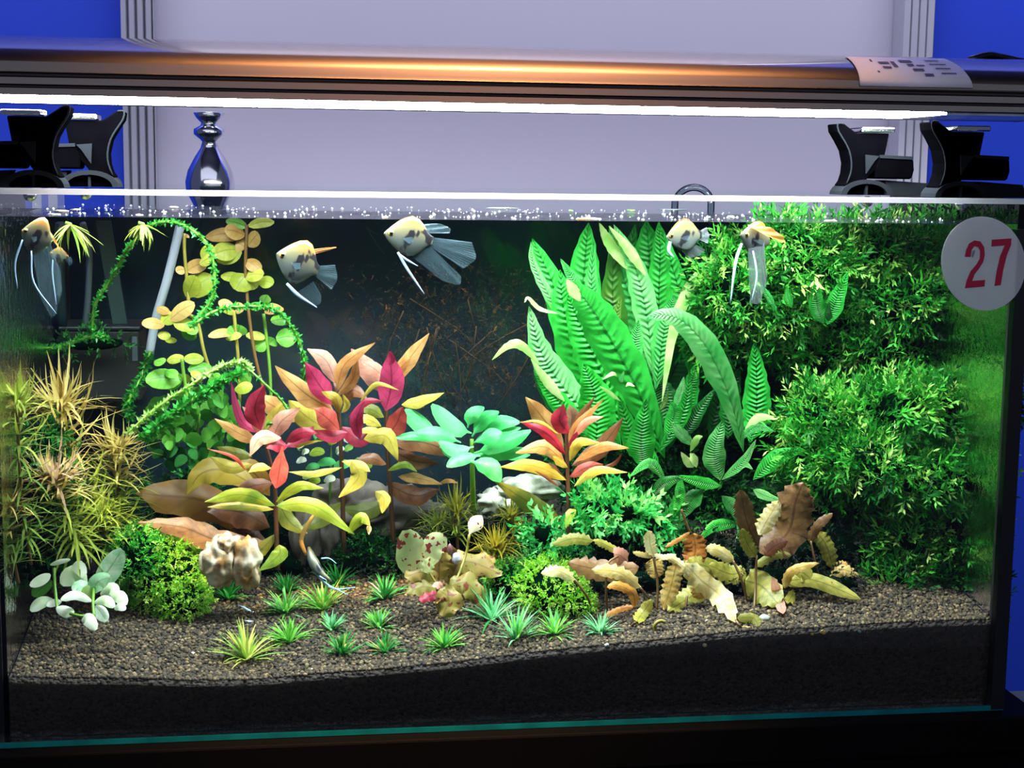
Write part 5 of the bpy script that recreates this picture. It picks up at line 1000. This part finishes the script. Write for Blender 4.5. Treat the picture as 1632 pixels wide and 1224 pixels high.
# diving angelfish seen edge-on near the soil
t = T('angelfish', 'angelfish seen edge-on, diving to the soil with long bluish white trailing fins', 'fish', P(505, 905, .12), 'angelfish')
q = smoothpts([P(492, 872, .13), P(498, 892, .122), P(510, 912, .115), P(528, 926, .11)], 12); s = mpp(.12)
mesh('body', *tube(q, [s*w for w in (2, 4, 6, 7, 8, 9, 8.5, 8, 7, 5.5, 4, 3, 1.5)], 10), fb, t, [((k % 10)/10, .3+.4*((k % 10)/10)) for k in range(130)])
mesh('dorsal_fin', *tube(smoothpts([P(506, 812, .14), P(488, 840, .138), P(480, 862, .135), P(488, 885, .13)], 12), [s*w for w in (1, 2, 3, 3.4, 3.6, 3.8, 4, 4, 4, 4, 3.5, 3, 2)], 6), pmat('gold_fin', lin('c09850'), .4, trans=.4), t)
for p, w in (([(500, 900, .12), (505, 915, .115), (530, 938, .11), (566, 936, .105)], 2.4), ([(500, 908, .12), (520, 930, .11), (555, 948, .10)], 1.8), ([(500, 912, .12), (512, 920, .11), (520, 924, .105)], 1.8), ([(512, 890, .12), (525, 890, .118), (536, 898, .115)], 1.5)): mesh('trailing_fin', *tube(smoothpts([V3(a) for a in p], 10), [w*s*(1-.07*i) for i in range(11)], 6), fin_w, t)
# two slivers of white fish over the soil, shrimp on the lotus
for p, lab in (([(383, 968), (396, 976), (408, 980)], 'upper of two tiny white fish over the soil at left'), ([(382, 999), (394, 994), (408, 994)], 'lower of two tiny white fish over the soil at left')):
    b = G(*p[1]); q = smoothpts([P(x, y-3, b.y) for x, y in p], 8); s = mpp(b.y); t = T('small_fish', lab, 'fish', q[4], 'tiny white fish')
    mesh('body', *tube(q, [s*w for w in (.6, 1.4, 2.2, 2.6, 2.6, 2.2, 1.6, 1, .6)], 8), pmat('silver_fish', lin('c8d8f0'), .25), t)
    mesh('tail_fin', [q[0], q[0]+Vector((-4*s, 0, 3*s)), q[0]+Vector((-3*s, 0, -2*s))], [(0, 1, 2)], fin_w, t, smooth=False)
t = T('water_snail', 'small glossy whitish snail on the bronze lotus leaves', 'snail', P(725, 888, .11)); s = mpp(.11)
icos(P(727, 890, .108), (7*s, 6*s, 10*s), pmat('snail_shell', lin('c8c0d0'), .15), t, 'shell', .1, 3, 4); icos(P(717, 876, .108), (4*s, 4*s, 10*s), pmat('snail_foot', lin('7a4a50'), .5), t, 'foot', .1, 2, 5)
# ============================================================ bits floating on the water
for px, py, w, h, c_, lab in [(98, 336, 13, 4, 'fff4e0', 'white leaf scrap floating at the far left'), (120, 334, 10, 6, 'f4e8c0', 'cream leaf scrap floating beside the far left one'), (70, 345, 14, 3, 'ffffff', 'flat white scrap floating above the leftmost angelfish'), (262, 338, 5, 3, 'ffffff', 'white bubble patch floating above the white tube'), (277, 330, 10, 6, 'ffffff', 'white foam bit floating right of the bubble patch'), (212, 346, 7, 4, 'f0f4ff', 'pale foam bit floating over the small rosette'),
        (948, 352, 16, 3, 'f8d890', 'orange-yellow leaf scrap floating above the large fern'), (970, 353, 16, 4, 'ffffff', 'white leaf scrap floating above the large fern'), (1333, 353, 14, 3, 'fff8e8', 'white and yellow leaf scrap floating above the upper moss'), (800, 327, 34, 6, 'b8c8cc', 'greyish foam film floating at the centre'), (1005, 335, 9, 8, 'a0d880', 'pale green leaf scrap floating right of the fern'), (910, 336, 4, 8, 'b0e090', 'narrow green leaf scrap floating left of the fern'), (1075, 328, 30, 6, 'a8b8b8', 'grey foam film floating below the glass pipe'), (1165, 345, 6, 5, 'ffffff', 'white bubble floating above the right angelfish'), (615, 347, 6, 4, 'ffffff', 'white bubble floating above the largest angelfish')]:
    p = PZ(px, py, wz+.0012)
    if p.y > TD-.02: p = P(px, py, TD-.03); 
    p.z = wz+.0012; p.y = max(.022, p.y); s = mpp(p.y)
    o = icos(p, (w*s*.8, max(.004, min(.012, h*s*2)), max(.0009, h*s*.22)), pmat('scrap_'+c_, lin(c_), .4, trans=.3), None, 'floating_scrap', .2, 2, px % 9); tag(o, lab, 'leaf scrap')
rr_ = np.random.RandomState(3); n = 420; B = np.stack([rr_.uniform(TX0+.02, TX1-.02, n), .012+.36*rr_.rand(n)**1.3, np.full(n, wz+.0009)], 1).astype(np.float32)
ph = np.array([(1, 0, 0), (-1, 0, 0), (0, 1, 0), (0, -1, 0), (0, 0, 1), (0, 0, -1)]); of = np.array([(0, 2, 4), (2, 1, 4), (1, 3, 4), (3, 0, 4), (2, 0, 5), (1, 2, 5), (3, 1, 5), (0, 3, 5)])
V = (B[:, None]+ph[None]*(.0005+.0011*rr_.rand(n, 1, 1)**3)).reshape(-1, 3); Fc = (of[None]+6*np.arange(n)[:, None, None]).reshape(-1, 3)
tag(npmesh('surface_bubbles', V, Fc, pmat('bubble', lin('f4faff'), .1, trans=.4), None), 'scatter of tiny bright bubbles over the water surface', 'bubbles', kind='stuff')
# ============================================================ neighbouring stand at lower right
ps = T('display_plinth', 'dark plinth with a pale top edge beside the aquarium at lower right', 'plinth', (.66, .1, -1))
pz = P(1625, 1100, .37).z
mbox('body', (.505, .85, .02, .36, -1, pz-.02), blk, ps, .002); mbox('top', (.495, .86, .01, .37, pz-.0195, pz), pmat('plinth_top', lin('4a5458'), .5), ps, .002)
pt_ = T('potted_plant', 'dim green strap-leaved plant entering the picture at the lower right corner', 'potted plant', (.60, -.12, -1))
bx = P(1780, 1260, -.1)
v_, f_ = lathe([(.10, -1), (.10, -.2), (.07, bx.z-.05), (.09, bx.z)], (bx.x, -.1, 0), 20); mesh('pot', v_, f_, blk, pt_)
dg = leafmat('dim_leaf', '3c8a34', '50a040', None, 0, None, .3)
for pts, w in (([(1780, 1250, -.1), (1690, 1120, -.1), (1620, 1135, -.1), (1552, 1156, -.1)], 18), ([(1780, 1255, -.1), (1700, 1160, -.1), (1640, 1165, -.1), (1605, 1188, -.1)], 22), ([(1780, 1250, -.1), (1720, 1100, -.1), (1660, 1080, -.1)], 20)): leaf(pt_, pts, w, dg, 'strap', seg=12, cup=.3)
